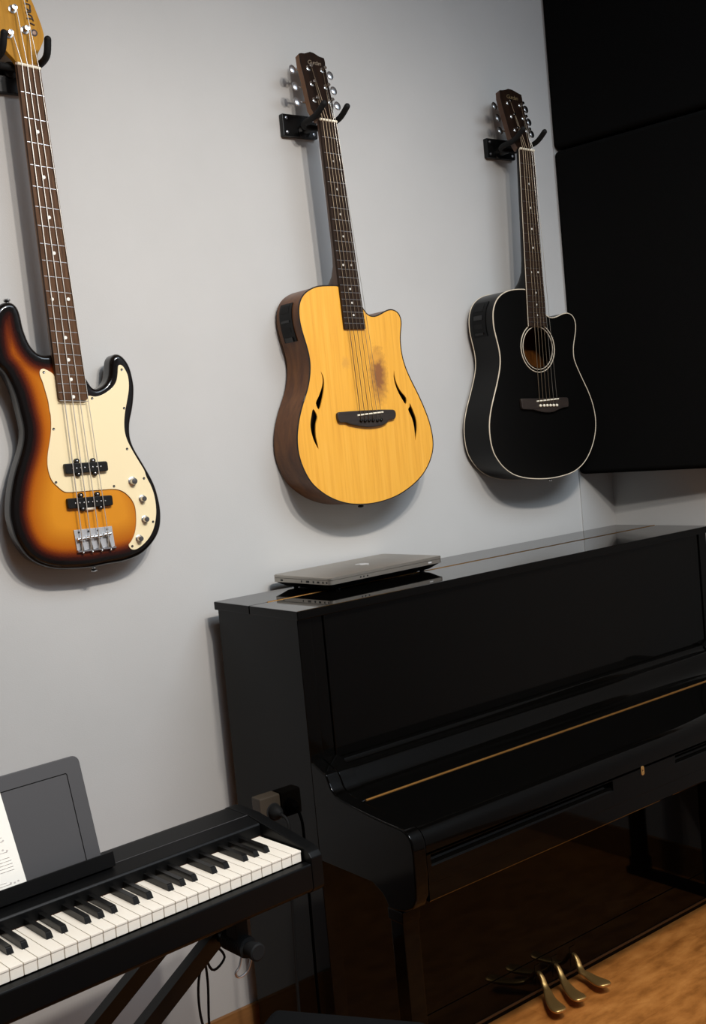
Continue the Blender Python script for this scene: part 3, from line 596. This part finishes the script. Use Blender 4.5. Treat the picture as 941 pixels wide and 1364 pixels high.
# ------------------------------------------------------------------ sunburst bass
def build_bass():
    G = BASS; P = thing('bass_guitar', 'sunburst electric bass guitar with cream pickguard hanging at the left', 'bass guitar', tuple(G['o']), 0)
    ol = relax(resample(catmull(G['out'], 6), .005), 3); N = len(ol); D = .045; r_ = .011
    # inward normals
    area = sum(ol[i-1][0]*ol[i][1]-ol[i][0]*ol[i-1][1] for i in range(N)); sg = 1 if area > 0 else -1
    def inset(d):
        o = []
        for i in range(N):
            a, b = ol[i-3], ol[(i+3) % N]; t = Vector((b[0]-a[0], b[1]-a[1])).normalized(); n_ = Vector((-t.y, t.x))*sg
            o.append((ol[i][0]+n_.x*d, ol[i][1]+n_.y*d))
        return o
    bm = newbm(); lay = bm.verts.layers.float.new('edge_distance'); rings = []
    prof = [(r_*(1-math.sin(a)), r_*(1-math.cos(a))) for a in (0, .3, .6, .9, 1.2, 1.5708)][::-1]   # (inset, depth) front edge
    prof = [(r_*(1-math.cos(a)), r_*(1-math.sin(a))) for a in (PI/2*k/5 for k in range(5, -1, -1))]
    prof = [(r_*(1-math.sin(q)), r_*(1-math.cos(q))) for q in (PI/2*k/5 for k in range(6))]
    # front: inset r at depth 0 -> inset 0 at depth r ; back mirrored
    seq = prof+[(i_, D-d_) for i_, d_ in prof[::-1]]
    for i_, d_ in seq: rings.append(([bm.verts.new((u, d_, v)) for u, v in inset(i_)], i_))
    for rg, i_ in rings:
        for v in rg: v[lay] = i_*.6
    for (A, _), (B, _) in zip(rings, rings[1:]):
        for k in range(N): bm.faces.new((A[k], A[(k+1) % N], B[(k+1) % N], B[k]))
    # front face with inner points carrying the distance from the edge
    fr = inset(r_); V2 = [Vector(p) for p in fr]; ED = [(i, (i+1) % N) for i in range(N)]
    P2 = [Vector(p) for p in ol]
    def dist(q): return min(geometry.intersect_point_line(q, P2[i], P2[(i+1) % N]) and (lambda c, t: ((P2[i] if t < 0 else P2[(i+1) % N] if t > 1 else c)-q).length)(*(lambda z: (z[0].xy, z[1]))(geometry.intersect_point_line(q.to_3d(), P2[i].to_3d(), P2[(i+1) % N].to_3d()))) for i in range(0, N))
    def inside(q):
        c = False; j = N-1
        for i in range(N):
            if (fr[i][1] > q.y) != (fr[j][1] > q.y) and q.x < (fr[j][0]-fr[i][0])*(q.y-fr[i][1])/(fr[j][1]-fr[i][1])+fr[i][0]: c = not c
            j = i
        return c
    pts = []
    x0, x1 = min(p[0] for p in fr), max(p[0] for p in fr); z0, z1 = min(p[1] for p in fr), max(p[1] for p in fr); st = .0085
    z = z0
    while z < z1:
        x = x0
        while x < x1:
            q = Vector((x, z))
            if inside(q):
                dq = dist(q)
                if dq > r_+.004: pts.append((q, dq))
            x += st
        z += st
    back = {}
    res = geometry.delaunay_2d_cdt(V2+[q for q, _ in pts], ED, [list(range(N))], 1, 1e-6)
    vs = []
    for k, co in enumerate(res[0]):
        src = res[3][k]; s = src[0] if src else None
        if s is not None and s < N: vs.append(rings[0][0][s])
        else:
            v = bm.verts.new((co.x, 0, co.y)); dq = dist(co); v[lay] = dq; vs.append(v)
    for t in res[2]:
        if not inside(sum((Vector(vs[k].co.xz) for k in t), Vector((0, 0)))/3): continue
        try: bm.faces.new([vs[k] for k in t])
        except ValueError: pass
        for k in t:
            if k not in back:
                src = res[3][k]
                if src and src[0] < N: back[k] = rings[-1][0][src[0]]
                else: back[k] = bm.verts.new((res[0][k].x, D, res[0][k].y))
        try: bm.faces.new([back[k] for k in t][::-1])
        except ValueError: pass
    obj('body', bm, M['burst'], P, 50)
    # pickguard and what sits on it
    pg = relax(resample(catmull(G['pg'], 4), .003), 1); n_ = len(pg)
    ar = sum(pg[i-1][0]*pg[i][1]-pg[i][0]*pg[i-1][1] for i in range(n_)); k_ = .0014 if ar > 0 else -.0014
    nv = []
    for i in range(n_):
        a, b = pg[i-2], pg[(i+2) % n_]; l = math.dist(a, b) or 1; nv.append((pg[i][0]-(b[1]-a[1])/l*k_, pg[i][1]+(b[0]-a[0])/l*k_))
    pg = nv
    pk = plate('pickguard', [pg], -.0026, .0026, M['cream'], P, .0006)
    pk['label'] = 'cream pickguard'
    for s in G['screw']:
        bm = newbm(); lathe(bm, [(.003, 0), (.003, .0004), (.002, .0013), (.0004, .0009)], (s[0], -.0026, s[1]), (0, -1, 0), 12); obj('pickguard_screw', bm, M['darkmetal'], pk, 40)
    for i, kpos in enumerate(G['knob']):
        s = 1.12 if i == 0 else .95
        bm = newbm(); lathe(bm, [(.0092*s, 0), (.0092*s, .0012), (.0078*s, .002), (.0070*s, .0022), (.0068*s, .010), (.006*s, .0118), (0, .0122)], (kpos[0], -.0026, kpos[1]), (0, -1, 0), 22)
        kb = obj('control_knob', bm, M['nickel'], pk, 40)
        obj('knob_cap', lathe(newbm(), [(.0056*s, .0), (.0056*s, .0125), (.0046*s, .0135), (0, .0137)], (kpos[0], -.0026, kpos[1]), (0, -1, 0), 18), M['greypl'], kb, 40)
    for q, tb, yy in ((G['pu1'], G['pt1'], -.0026), (G['pu2'], G['pt2'], 0)):
        rr = relax(resample([tuple(x) for x in q], .003), 2)
        pu = plate('pickup', [rr], yy-.0095, .0095, M['pickup'], P, .0015)
        for t in tb:
            bm = lathe(newbm(), [(.0056, 0), (.0056, .007), (.0045, .0078)], (t[0], yy, t[1]), (0, -1, 0), 14); ear = obj('pickup_ear', bm, M['pickup'], pu, 40)
            obj('ear_screw', ellipsoid(newbm(), (t[0], yy-.0078, t[1]), (.0022, .001, .0022)), M['nickel'], ear, 60)
        for k in range(8):
            f = .17+.66*k/7; p = lerp(lerp(q[0], q[3], .5), lerp(q[1], q[2], .5), f)
            obj('pole_piece', ellipsoid(newbm(), (p[0], yy-.0096, p[1]), (.0017, .0008, .0017)), M['nickel'], pu, 60)
    tg = G['tag'][0]; obj('thumb_rest', bx(tg[0]-.0115, tg[0]+.0115, -.008, 0, tg[1]-.0035, tg[1]+.0035, bv=.003), M['binding'], P)
    # bridge plate with four saddles
    q = [tuple(x) for x in G['br']]
    bp = plate('bridge', [q], -.003, .003, M['plate'], P, .0006)
    bp['label'] = 'chrome bridge with four saddles'
    lw = newbm(); c0, c1 = q[3], q[2]; tube(lw, [(c0[0], -.005, c0[1]+.002), (c1[0], -.005, c1[1]+.002)], .0032, 6); obj('bridge_lip', lw, M['nickel'], bp, 40)
    for k in range(4):
        sb = G['strb'][k]; bt = lerp(c0, c1, .14+.24*k)
        s = obj('bridge_saddle', tube(newbm(), [(sb[0]-.0085, -.0085, sb[1]), (sb[0]+.0085, -.0085, sb[1]+.0008)], .0038, 10), M['steel'], bp, 60)
        obj('saddle_spring', tube(newbm(), [(sb[0], -.0065, sb[1]-.002), (bt[0], -.006, bt[1]+.003)], .0026, 8), M['string'], s, 60)
        obj('saddle_screw', ellipsoid(newbm(), (bt[0], -.006, bt[1]-.002), (.003, .003, .003)), M['steel'], s, 60)
        a2 = lerp(q[0], q[1], .12+.25*k); obj('plate_screw', lathe(newbm(), [(.0025, 0), (.0022, .001)], (a2[0], -.003, a2[1]-.006), (0, -1, 0), 10), M['port'], bp, 40)
    # neck, board, head
    yb = -.0035; t = .0085
    a, b, c, d = G['fb']
    loft_neck(G, yb, [(a[1]+.006, .017), (a[1]-.03, .02), (a[1]-.3, .022), (d[1]+.17, .024), (d[1]+.13, .03), (d[1]+.02, .03), (d[1]+.004, .004)], M['maple'], P)
    fretboard(G, yb, t, M['rosewood'], P, 21, .0685, [3, (4, ()), 5, 7, 9, (12, (.2, .8)), 15, 17, 19, 21], None, bottom_round=.006, dot_r=.0038)
    hd = relax(resample(catmull(G['head'], 4), .004), 2)
    h = plate('headstock', [hd], .004, .014, M['amber'], P, .0015)
    for st_ in G['logo']:
        pts = catmull([(x, .0037, z) for x, z in st_], 4, False) if len(st_) > 2 else [(x, .0037, z) for x, z in st_]
        obj('logo_stroke', tube(newbm(), pts, .0017, 6), M['inkblack'], h, 60)
    em = G['emb'][0]
    e1 = obj('emblem', lathe(newbm(), [(.0074, 0), (.0074, .0005)], (em[0], .004, em[1]), (0, -1, 0), 24), M['inkblack'], h, 40)
    obj('emblem_centre', lathe(newbm(), [(.0042, 0), (.0042, .0008)], (em[0], .004, em[1]), (0, -1, 0), 24), M['maple'], e1, 40)
    posts = [tuple(p) for p in G['posts']]; posts = [posts[2], posts[0], posts[1], (posts[0][0]+.012, posts[0][1]+.075)]
    for i, p in enumerate(posts):
        bm = newbm(); lathe(bm, [(.0085, 0), (.0085, .0015), (.0055, .002), (.0048, .0025), (.0044, .009), (.0056, .0125), (.0056, .0155), (0, .016)], (p[0], .004, p[1]), (0, -1, 0), 18)
        tp = obj('tuning_post', bm, M['steel'], h, 40)
    for i in range(4):
        n_, b_ = G['strn'][i], G['strb'][i]; pp = posts[i]
        strings([([(pp[0]+.005, -.006, pp[1]), (n_[0], -.0155, n_[1]+.001), (b_[0], -.0135, b_[1]), (b_[0], -.007, b_[1]-.028)], .0014-.00015*i, 'bassstring')], P, None)
    bt = G['bot']
    obj('strap_button', lathe(newbm(), [(.004, -.003), (.004, .005), (.0078, .008), (.008, .0105), (.004, .0125)], (bt[0][0]-.002, .02, .002), (0, 0, -1), 18), M['steel'], P, 40)
    obj('strap_button', lathe(newbm(), [(.004, -.003), (.004, .005), (.0078, .008), (.008, .0105), (.004, .0125)], (bt[1][0], .02, .577), (0, 0, 1), 18), M['steel'], P, 40)
    obj('output_jack', lathe(newbm(), [(.007, -.003), (.007, .0015), (.004, .003)], (.1755, .022, .066), (.85, 0, -.5), 16), M['steel'], P, 40)
build_bass()

# ------------------------------------------------------------------ wall hangers
def hanger(label, cx, zc, w_, xs, ytip, ztip, zb, px, yk=-.006):
    P = thing('guitar_hanger', label, 'wall hanger', (px, WY, zc), 0, 'black wall hangers')
    X = lambda x: x-px
    Y = lambda y: y-WY
    pl = obj('mount_plate', bx(X(cx-w_/2), X(cx+w_/2), -.016, 0, -.028, .028, bv=.0025), M['blackmetal'], P)
    for sx in (-1, 1):
        for sz in (-1, 1):
            obj('screw', lathe(newbm(), [(.0042, 0), (.004, .0012), (.0015, .002), (.0012, .0012)], (X(cx)+sx*(w_/2-.012), -.016, sz*.0175), (0, -1, 0), 14), M['nickel'], pl, 40)
    mid = (X((xs[0]+xs[1])/2), 0)
    bm = newbm(); lathe(bm, [(.017, .015), (.017, .021), (.009, .024), (.008, WY-yk)], (mid[0], 0, zb-zc), (0, -1, 0), 18)
    obj('neck_stub', bm, M['blackmetal'], P, 40)
    for k in (0, 1):
        x = X(xs[k]); s = -1 if k == 0 else 1
        path = catmull([(mid[0], Y(yk+.001), zb-zc), (mid[0]+(x-mid[0])*.7, Y(yk-.001), zb-zc), (x, Y(yk-.019), zb-zc+.003), (x+s*.001, Y((ytip-.025)*.55), zb-zc+.009), (x, Y(ytip), ztip-zc)], 5, False)
        bm = tube(newbm(), path, [.0075]*(len(path)), 12); ellipsoid(bm, path[-1], (.0075, .0075, .0075))
        obj('prong', bm, M['rubber'], P, 60)
hanger('black wall hanger holding the natural spruce guitar by its head', .408, 2.2855, .107, (.380, .452), -.108, 2.300, 2.272, .408)
hanger('black wall hanger holding the black guitar by its head', 1.134, 2.2845, .115, (1.079, 1.167), -.108, 2.300, 2.2705, 1.134)
hanger('black wall hanger holding the sunburst bass by its head', -.352, 2.315, .110, (-.396, -.302), -.068, 2.373, 2.335, -.352, .012)

# ------------------------------------------------------------------ laptop on the piano lid
def build_laptop():
    H = 1.1295; P = thing('laptop', 'closed silver laptop lying on the black piano lid', 'laptop', (.371, -.0855, H+.0004), R(3))
    w_, d_ = .375, .225
    base = [(-d_/2, .0225), (-d_/2+.001, .0185), (-d_/2+.022, .006), (-d_/2+.03, .004), (d_/2-.03, .004), (d_/2-.012, .007), (d_/2, .0185), (d_/2, .0225)]
    b = newbm(); ol = roundrect(-w_/2, w_/2, -d_/2, d_/2, .012)
    def layer(zs, bm, mi=0):
        rings = [[bm.verts.new((x*(1-i_/(w_/2)), y*(1-i_/(d_/2)), z)) for x, y in ol] for z, i_ in zs]
        for A, B in zip(rings, rings[1:]):
            for k in range(len(ol)): bm.faces.new((A[k], A[(k+1) % len(ol)], B[(k+1) % len(ol)], B[k])).material_index = mi
        bm.faces.new(rings[0][::-1]).material_index = mi; bm.faces.new(rings[-1]).material_index = mi
        return bm
    bs = obj('base', layer([(.018, .0005), (.0185, 0), (.0275, 0), (.028, .0005)], newbm()), M['alu'], P, 40)
    obj('underside', layer([(.003, .03), (.005, .022), (.018, .002)], newbm()), M['blackpl'], bs, 40)
    for x in (-1, 1):
        for y in (-1, 1): obj('rubber_foot', lathe(newbm(), [(.006, 0), (.006, .004)], (x*.14, y*.082, 0), (0, 0, 1), 14), M['rubber'], bs, 40)
    ld = obj('lid', layer([(.0285, .001), (.029, 0), (.034, 0), (.0355, .0015)], newbm()), M['alu'], P, 30)
    # pale fruit-shaped mark: disc with a bite and a leaf, seen flat
    em = [(.017*math.cos(t)*(1-.0*math.sin(t)), .0185*math.sin(t)*(1-.08*math.cos(t))) for t in (2*PI*k/40 for k in range(40))]
    em = [(x if not (x > .009 and abs(y) < .009) else .0165-math.sqrt(max(0, .009**2-y*y))*.9, y) for x, y in em]
    leaf = [(.001+.004*math.cos(t)+.002*math.sin(t), .0235+.006*math.sin(t)) for t in (2*PI*k/16 for k in range(16))]
    mm = Matrix.Translation((.012, .0, .0358)) @ Matrix.Rotation(PI, 4, 'Z')
    cu = bpy.data.curves.new('emblem', 'CURVE'); cu.dimensions = '2D'; cu.fill_mode = 'BOTH'; cu.extrude = .0002
    for o_ in (em, leaf):
        s = cu.splines.new('POLY'); s.points.add(len(o_)-1); s.use_cyclic_u = True
        for p, q in zip(s.points, o_): p.co = (q[0], q[1], 0, 1)
    from_curve(cu, 'emblem', M['emblem'], ld, mm)
    # ports along the left side, latch dots on the front
    for k, (y, ww) in enumerate(((.075, .009), (-.004, .004), (-.028, .012), (-.05, .006), (-.068, .009), (-.086, .005), (-.1, .004))):
        obj('port', bx(-w_/2-.0006, -w_/2+.002, y-ww/2, y+ww/2, .021, .0258, bv=.0006), M['port'], bs)
    for x in (-.092, -.082, -.07): obj('indicator', bx(x-.0022, x+.0022, -d_/2-.0005, -d_/2+.002, .0215, .0255, bv=.0006), M['port'], bs)
    obj('latch_button', bx(.135, .147, -d_/2-.0008, -d_/2+.002, .0215, .0255, bv=.0008), M['emblem'], bs)
build_laptop()

# ------------------------------------------------------------------ digital piano on its stand
KX, KY, KZ, KR = -.19535, -.5622, .71706, .06241
def build_digital():
    P = thing('digital_piano', 'black digital piano with white and black keys at the lower left', 'digital piano', (KX, KY, KZ), KR)
    n = 52; kw = .0235; L = -n*kw; bp = M['blackpl']
    body = [(.147, -.03), (.1325, -.004), (.1325, .0215), (.136, .0255), (.172, .0325), (.176, .0325), (.236, .0345), (.252, .0315), (.262, .02), (.262, -.05), (.24, -.083), (.03, -.088), (.03, -.03)]
    bd = obj('body', prism_x(body, L-.004, .004, .0012, 2, 20), bp, P, 30)
    fr = [(.03, -.088), (-.006, -.083), (-.0175, -.076), (-.022, -.07), (-.022, -.026), (-.0205, -.0225), (-.002, -.0225), (-.002, -.03), (.03, -.03)]
    obj('front_rail', prism_x(fr, L-.004, .004, .001, 2, 20), bp, P)
    end = [(-.0235, -.012), (-.016, -.003), (-.002, .0045), (.13, .0262), (.172, .0335), (.238, .0355), (.254, .0325), (.2635, .02), (.2635, -.05), (.241, -.0845), (.03, -.0895), (-.006, -.0845), (-.0185, -.077), (-.0235, -.07)]
    for x0, x1 in ((.004, .031), (L-.031, L-.004)): obj('end_block', prism_x(end, x0, x1, .0022, 2, 20), bp, P)
    obj('trim_line', bx(L, .004, .1735, .1747, .0322, .0334), M['greypl'], bd)
    obj('key_felt', bx(L, .0025, .1318, .146, -.012, .0005), M['felt'], bd)
    # white keys, all sharing one mesh
    wk = newbm(); box(wk, -kw+.0005, -.0005, 0, .132, -.004, 0, .0008, 2); box(wk, -kw+.0006, -.0006, .0012, .012, -.0215, -.0038, .0006, 1)
    proto = obj('white_key', wk, M['ivory'], P)
    for i in range(1, n):
        c = proto.copy(); c.location.x = -kw*i; COL.objects.link(c)
    bk = newbm(); rings = []
    for y, z, hw in ((.0445, -.003, .0058), (.0505, .0098, .0052), (.053, .0115, .0049), (.1325, .0118, .0049)):
        hw2 = .0062
        rings.append([bk.verts.new((-hw2, y if z > 0 else y, -.003)), bk.verts.new((-hw, y, z)), bk.verts.new((hw, y, z)), bk.verts.new((hw2, y, -.003))])
    for A, B in zip(rings, rings[1:]):
        for k in range(4): bk.faces.new((A[k], A[(k+1) % 4], B[(k+1) % 4], B[k]))
    bk.faces.new(rings[-1]); bk.faces.new(rings[0][::-1])
    bmesh.ops.remove_doubles(bk, verts=bk.verts, dist=1e-5)
    bevel(bk, .0008, 2, 30)
    pb = None; names = 'CBAGFED'
    for i in range(n-1):
        # boundary between key i and i+1 (counted from the right); i=0 is the top C
        pair = names[i % 7]+names[(i+1) % 7]
        off = {'BA': .0018, 'AG': 0, 'GF': -.0018, 'ED': .0018, 'DC': -.0018}.get(pair)
        if off is None: continue
        x = -kw*(i+1)+off
        if pb is None: pb = obj('black_key', bk, M['ebony'], P, 40); pb.location.x = x
        else:
            c = pb.copy(); c.location.x = x; COL.objects.link(c)
    # music rest: leaning board with a recessed field and a ledge
    a1, a0 = -.316, -.906; an = R(15)
    RM = Matrix.Translation((0, .186, .036)) @ Matrix.Rotation(-an, 4, 'X')
    rs = plate('music_rest', [roundrect(a0, a1, 0, .204, .014)], 0, .007, M['greypl'], P, .0012, RM)
    g = newbm()
    ir = roundrect(a0+.03, a1-.03, .004, .176, .003)
    tube(g, [(x, -.0003, z) for x, z in ir], .0008, 4, closed=True); obj('recess_line', g, M['ebony'], rs, 60, RM)
    lg = [(.158, .0345), (.2, .0345), (.2, .043), (.176, .0435), (.166, .0605), (.163, .0605), (.159, .04)]
    obj('rest_ledge', prism_x(lg, a0-.008, a1+.011, .0006, 1, 20), bp, rs, 30)
    return RM, a0, a1
RM, RA0, RA1 = build_digital()

# open music book on the rest
def build_book():
    P = thing('music_book', 'open white page of sheet music on the keyboard music rest', 'sheet music', (KX, KY, KZ), KR)
    x1, x0, z0, z1 = -.464, -.665, .009, .24; lift = -.0035
    PM = RM @ Matrix(((1, 0, -.075, .075*z0), (0, 1, 0, 0), (0, 0, 1, 0), (0, 0, 0, 1)))
    bm = newbm(); nx = 14; top = []; rows = []
    for j in range(2):
        rows.append([[bm.verts.new((x0+(x1-x0)*i/nx, lift-.003*math.sin(PI*i/nx)-.0012*j, z)) for i in range(nx+1)] for z in (z0, z1)])
    for j in range(2):
        for i in range(nx): bm.faces.new((rows[j][0][i], rows[j][0][i+1], rows[j][1][i+1], rows[j][1][i]))
    for i in range(nx):
        for e_ in (0, 1): bm.faces.new((rows[0][e_][i], rows[0][e_][i+1], rows[1][e_][i+1], rows[1][e_][i]))
    for i in (0, nx): bm.faces.new((rows[0][0][i], rows[0][1][i], rows[1][1][i], rows[1][0][i]))
    pg = obj('page', bm, M['paper'], P, 50, PM)
    b2 = bm = newbm()
    box(bm, 2*x0-x1, x0-.001, lift-.0015, lift, z0, z1); obj('page', bm, M['paper'], P, 50, PM)
    ink = newbm(); rnd = random.Random(3); xs = x1-.012; z = z0+.012
    lines = [(.0115, .018), (.0160, .026), (.034, .006), (.0395, .006), (.045, .006), (.0505, .006), (.056, .008), (.066, .009), (.085, .012), (.092, .012), (.12, .006), (.126, .006), (.132, .006), (.138, .006), (.175, .006), (.181, .006), (.187, .006), (.193, .006)]
    for dz, ind in lines:
        i0 = .0; zz = z0+dz
        xa, xb = x0+.015, x1-.003-ind-.006; k = 10
        for s in range(k):
            p = xa+(xb-xa)*s/k; q = xa+(xb-xa)*(s+1)/k
            yy = lambda x: lift-.003*math.sin(PI*(x-x0)/(x1-x0))-.0016
            box(ink, p, q, min(yy(p), yy(q))-.0001, max(yy(p), yy(q))+.0002, zz, zz+.0005)
    for x, dz in ((-.478, .013), (-.485, .012), (-.492, .0135), (-.482, .068), (-.489, .071), (-.5, .066), (-.484, .0865), (-.494, .087)):
        yv = lift-.003*math.sin(PI*(x-x0)/(x1-x0))-.0016
        ellipsoid(ink, (x, yv, z0+dz), (.002, .0003, .0015), u=8, v=5)
    obj('printed_staves', ink, M['ink'], pg, 50, PM)
build_book()

def build_stand():
    P = thing('keyboard_stand', 'black folding X keyboard stand under the digital piano', 'stand', (KX, KY, 0), KR)
    z0 = KZ; bmk = M['blackmetal']
    a_r, a_l = -.123, -1.10; zt = z0-.153
    for a in (a_r, a_l):
        t = obj('support_tube', tube(newbm(), [(a, .03, zt), (a, .262, zt)], .0135, 16), bmk, P, 40)
        sl = newbm(); pts = [(a, .0, zt), (a, .001, zt), (a, .034, zt), (a, .075, zt)]
        prof = [(.0135, 0), (.0165, .002), (.0168, .010), (.0140, .0115), (.0140, .030), (.0195, .032), (.0205, .036)]
        for k in range(14): prof += [(.0205, .038+k*.004), (.0196, .040+k*.004)]
        prof += [(.0205, .096), (.0135, .098)]
        lathe(sl, prof, (a, -.004, zt), (0, 1, 0), 22); obj('rubber_sleeve', sl, M['rubber'], t, 30)
        for b in (.06, .22): obj('support_pad', bx(a-.014, a+.014, b-.018, b+.018, zt+.012, z0-.0885, bv=.003), M['rubber'], t)
    for b in (.115, .235):
        for (p, q) in ((a_r, a_l), (a_l, a_r)):
            p0 = Vector((p, b, zt)); p1 = Vector((p+(q-p)*.565*1.03, b, .03)) if True else None
            p1 = Vector((q-(q-p)*.14, b, .03))
            # square tube
            d = (p1-p0).normalized(); s = Vector((0, 1, 0)); u_ = d.cross(s); bm = newbm(); off = .006 if p == a_r else -.006
            rg = [[bm.verts.new(c+s*(sx*.0125+off*2)+u_*sz*.016) for sx, sz in ((-1, -1), (1, -1), (1, 1), (-1, 1))] for c in (p0, p1)]
            for k in range(4): bm.faces.new((rg[0][k], rg[0][(k+1) % 4], rg[1][(k+1) % 4], rg[1][k]))
            bm.faces.new(rg[0][::-1]); bm.faces.new(rg[1]); bevel(bm, .003, 2)
            obj('leg', bm, bmk, P, 40)
    for a in (a_r-.14*(a_r-a_l)*1.0, a_l+.14*(a_r-a_l)):
        obj('foot_tube', tube(newbm(), [(a, .02, .0185), (a, .33, .0185)], .0185, 16), M['rubber'], P, 40)
    # wire clip on the right support
    cl = newbm()
    tube(cl, catmull([(a_r-.012, .035, zt-.012), (a_r-.020, .034, zt-.030), (a_r-.030, .034, zt-.040), (a_r-.022, .034, zt-.050), (a_r-.004, .034, zt-.046), (a_r+.006, .034, zt-.030), (a_r+.010, .034, zt-.016)], 4, False), .0022, 8)
    obj('cable_clip', cl, M['nickel'], P, 60)
build_stand()

# cables hanging from below the keyboard
def cable(name, label, pts, r_=.0026, cat='cable', group=None, m='rubber'):
    return tag(obj(name, tube(newbm(), catmull(pts, 6, False), r_, 8), M[m], None, 60), label, cat, group)
def kp(a, b, z): c, s = math.cos(KR), math.sin(KR); return (KX+a*c-b*s, KY+a*s+b*c, KZ+z)
cable('pedal_cable', 'thin black cable looping below the keyboard and hanging to the floor, the left one', [kp(-.155, .15, -.089), kp(-.15, .15, -.16), kp(-.125, .16, -.235), kp(-.09, .165, -.225), kp(-.11, .17, -.2), kp(-.148, .17, -.24), kp(-.155, .17, -.32), kp(-.135, .17, -.40), kp(-.115, .175, -.47), kp(-.1, .18, -.6), kp(-.09, .2, -.7147)])
cable('power_cable', 'thin black cable hanging straight down below the keyboard to the floor, the right one', [kp(-.135, .17, -.089), kp(-.135, .17, -.17), kp(-.128, .175, -.26), kp(-.135, .175, -.36), kp(-.12, .18, -.46), kp(-.11, .19, -.6), kp(-.13, .22, -.7147)])

# ------------------------------------------------------------------ outlet box on the piano side, with plug
P = thing('outlet_box', 'small brown socket box on the left side of the black piano', 'socket', (0, -.2, .672))
obj('housing', bx(-.056, -.0005, -.0, .036, -.03, .03, bv=.004), M['outlet'], P)
obj('socket_well', lathe(newbm(), [(.019, 0), (.019, .001), (.0165, .0012)], (-.022, 0, -.006), (0, -1, 0), 22), M['port'], P, 40)
P2_ = thing('power_plug', 'black round plug in the brown socket box', 'plug', (-.022, -.2015, .666))
obj('plug_body', lathe(newbm(), [(.0155, 0), (.0155, .012), (.012, .02), (.008, .024), (.005, .03)], (0, 0, 0), (0, -1, 0), 20), M['rubber'], P2_, 40)
obj('cord', tube(newbm(), catmull([(0, -.026, 0), (0.004, -.045, -.012), (.003, -.05, -.05), (-.002, -.04, -.2), (-.005, -.03, -.45), (-.008, -.03, -.66)], 6, False), .0035, 8), M['rubber'], P2_, 60)

# ------------------------------------------------------------------ padded bench at the bottom edge
def build_bench():
    ang = math.atan2(-.835, .55)
    P = thing('piano_bench', 'dark upholstered bench with padded top at the bottom edge', 'bench', (-.474, -.892, 0), ang)
    c = newbm(); box(c, -.15, .15, -.28, .28, .425, .48, .02, 4); obj('seat_cushion', c, M['seat'], P, 60)
    obj('seat_frame', bx(-.135, .135, -.265, .265, .375, .427, bv=.004), M['gloss2'], P)
    for sx in (-1, 1):
        for sy_ in (-1, 1):
            bm = newbm(); t = bmesh.new(); bmesh.ops.create_cube(t, size=1)
            for v in t.verts:
                k = .02 if v.co.z > 0 else .014; v.co = Vector((sx*.115+v.co.x*2*k, sy_*.245+v.co.y*2*k, .38 if v.co.z > 0 else 0))
            bevel(t, .003); merge(bm, t); obj('leg', bm, M['gloss2'], P)
build_bench()

# ------------------------------------------------------------------ acoustic panels across the corner
def panel(label, z0, z1):
    P = thing('sound_absorber', label, 'acoustic panel', (1.372, .046, z0), R(8))
    c = newbm(); box(c, 0, .05, -.72, 0, 0, z1-z0, .016, 4); obj('fabric_cover', c, M['fabric'], P, 60)
panel('large black fabric acoustic panel, lower one behind the black guitar', 1.30, 2.298)
panel('large black fabric acoustic panel, upper one at the top right corner', 2.304, 3.2)
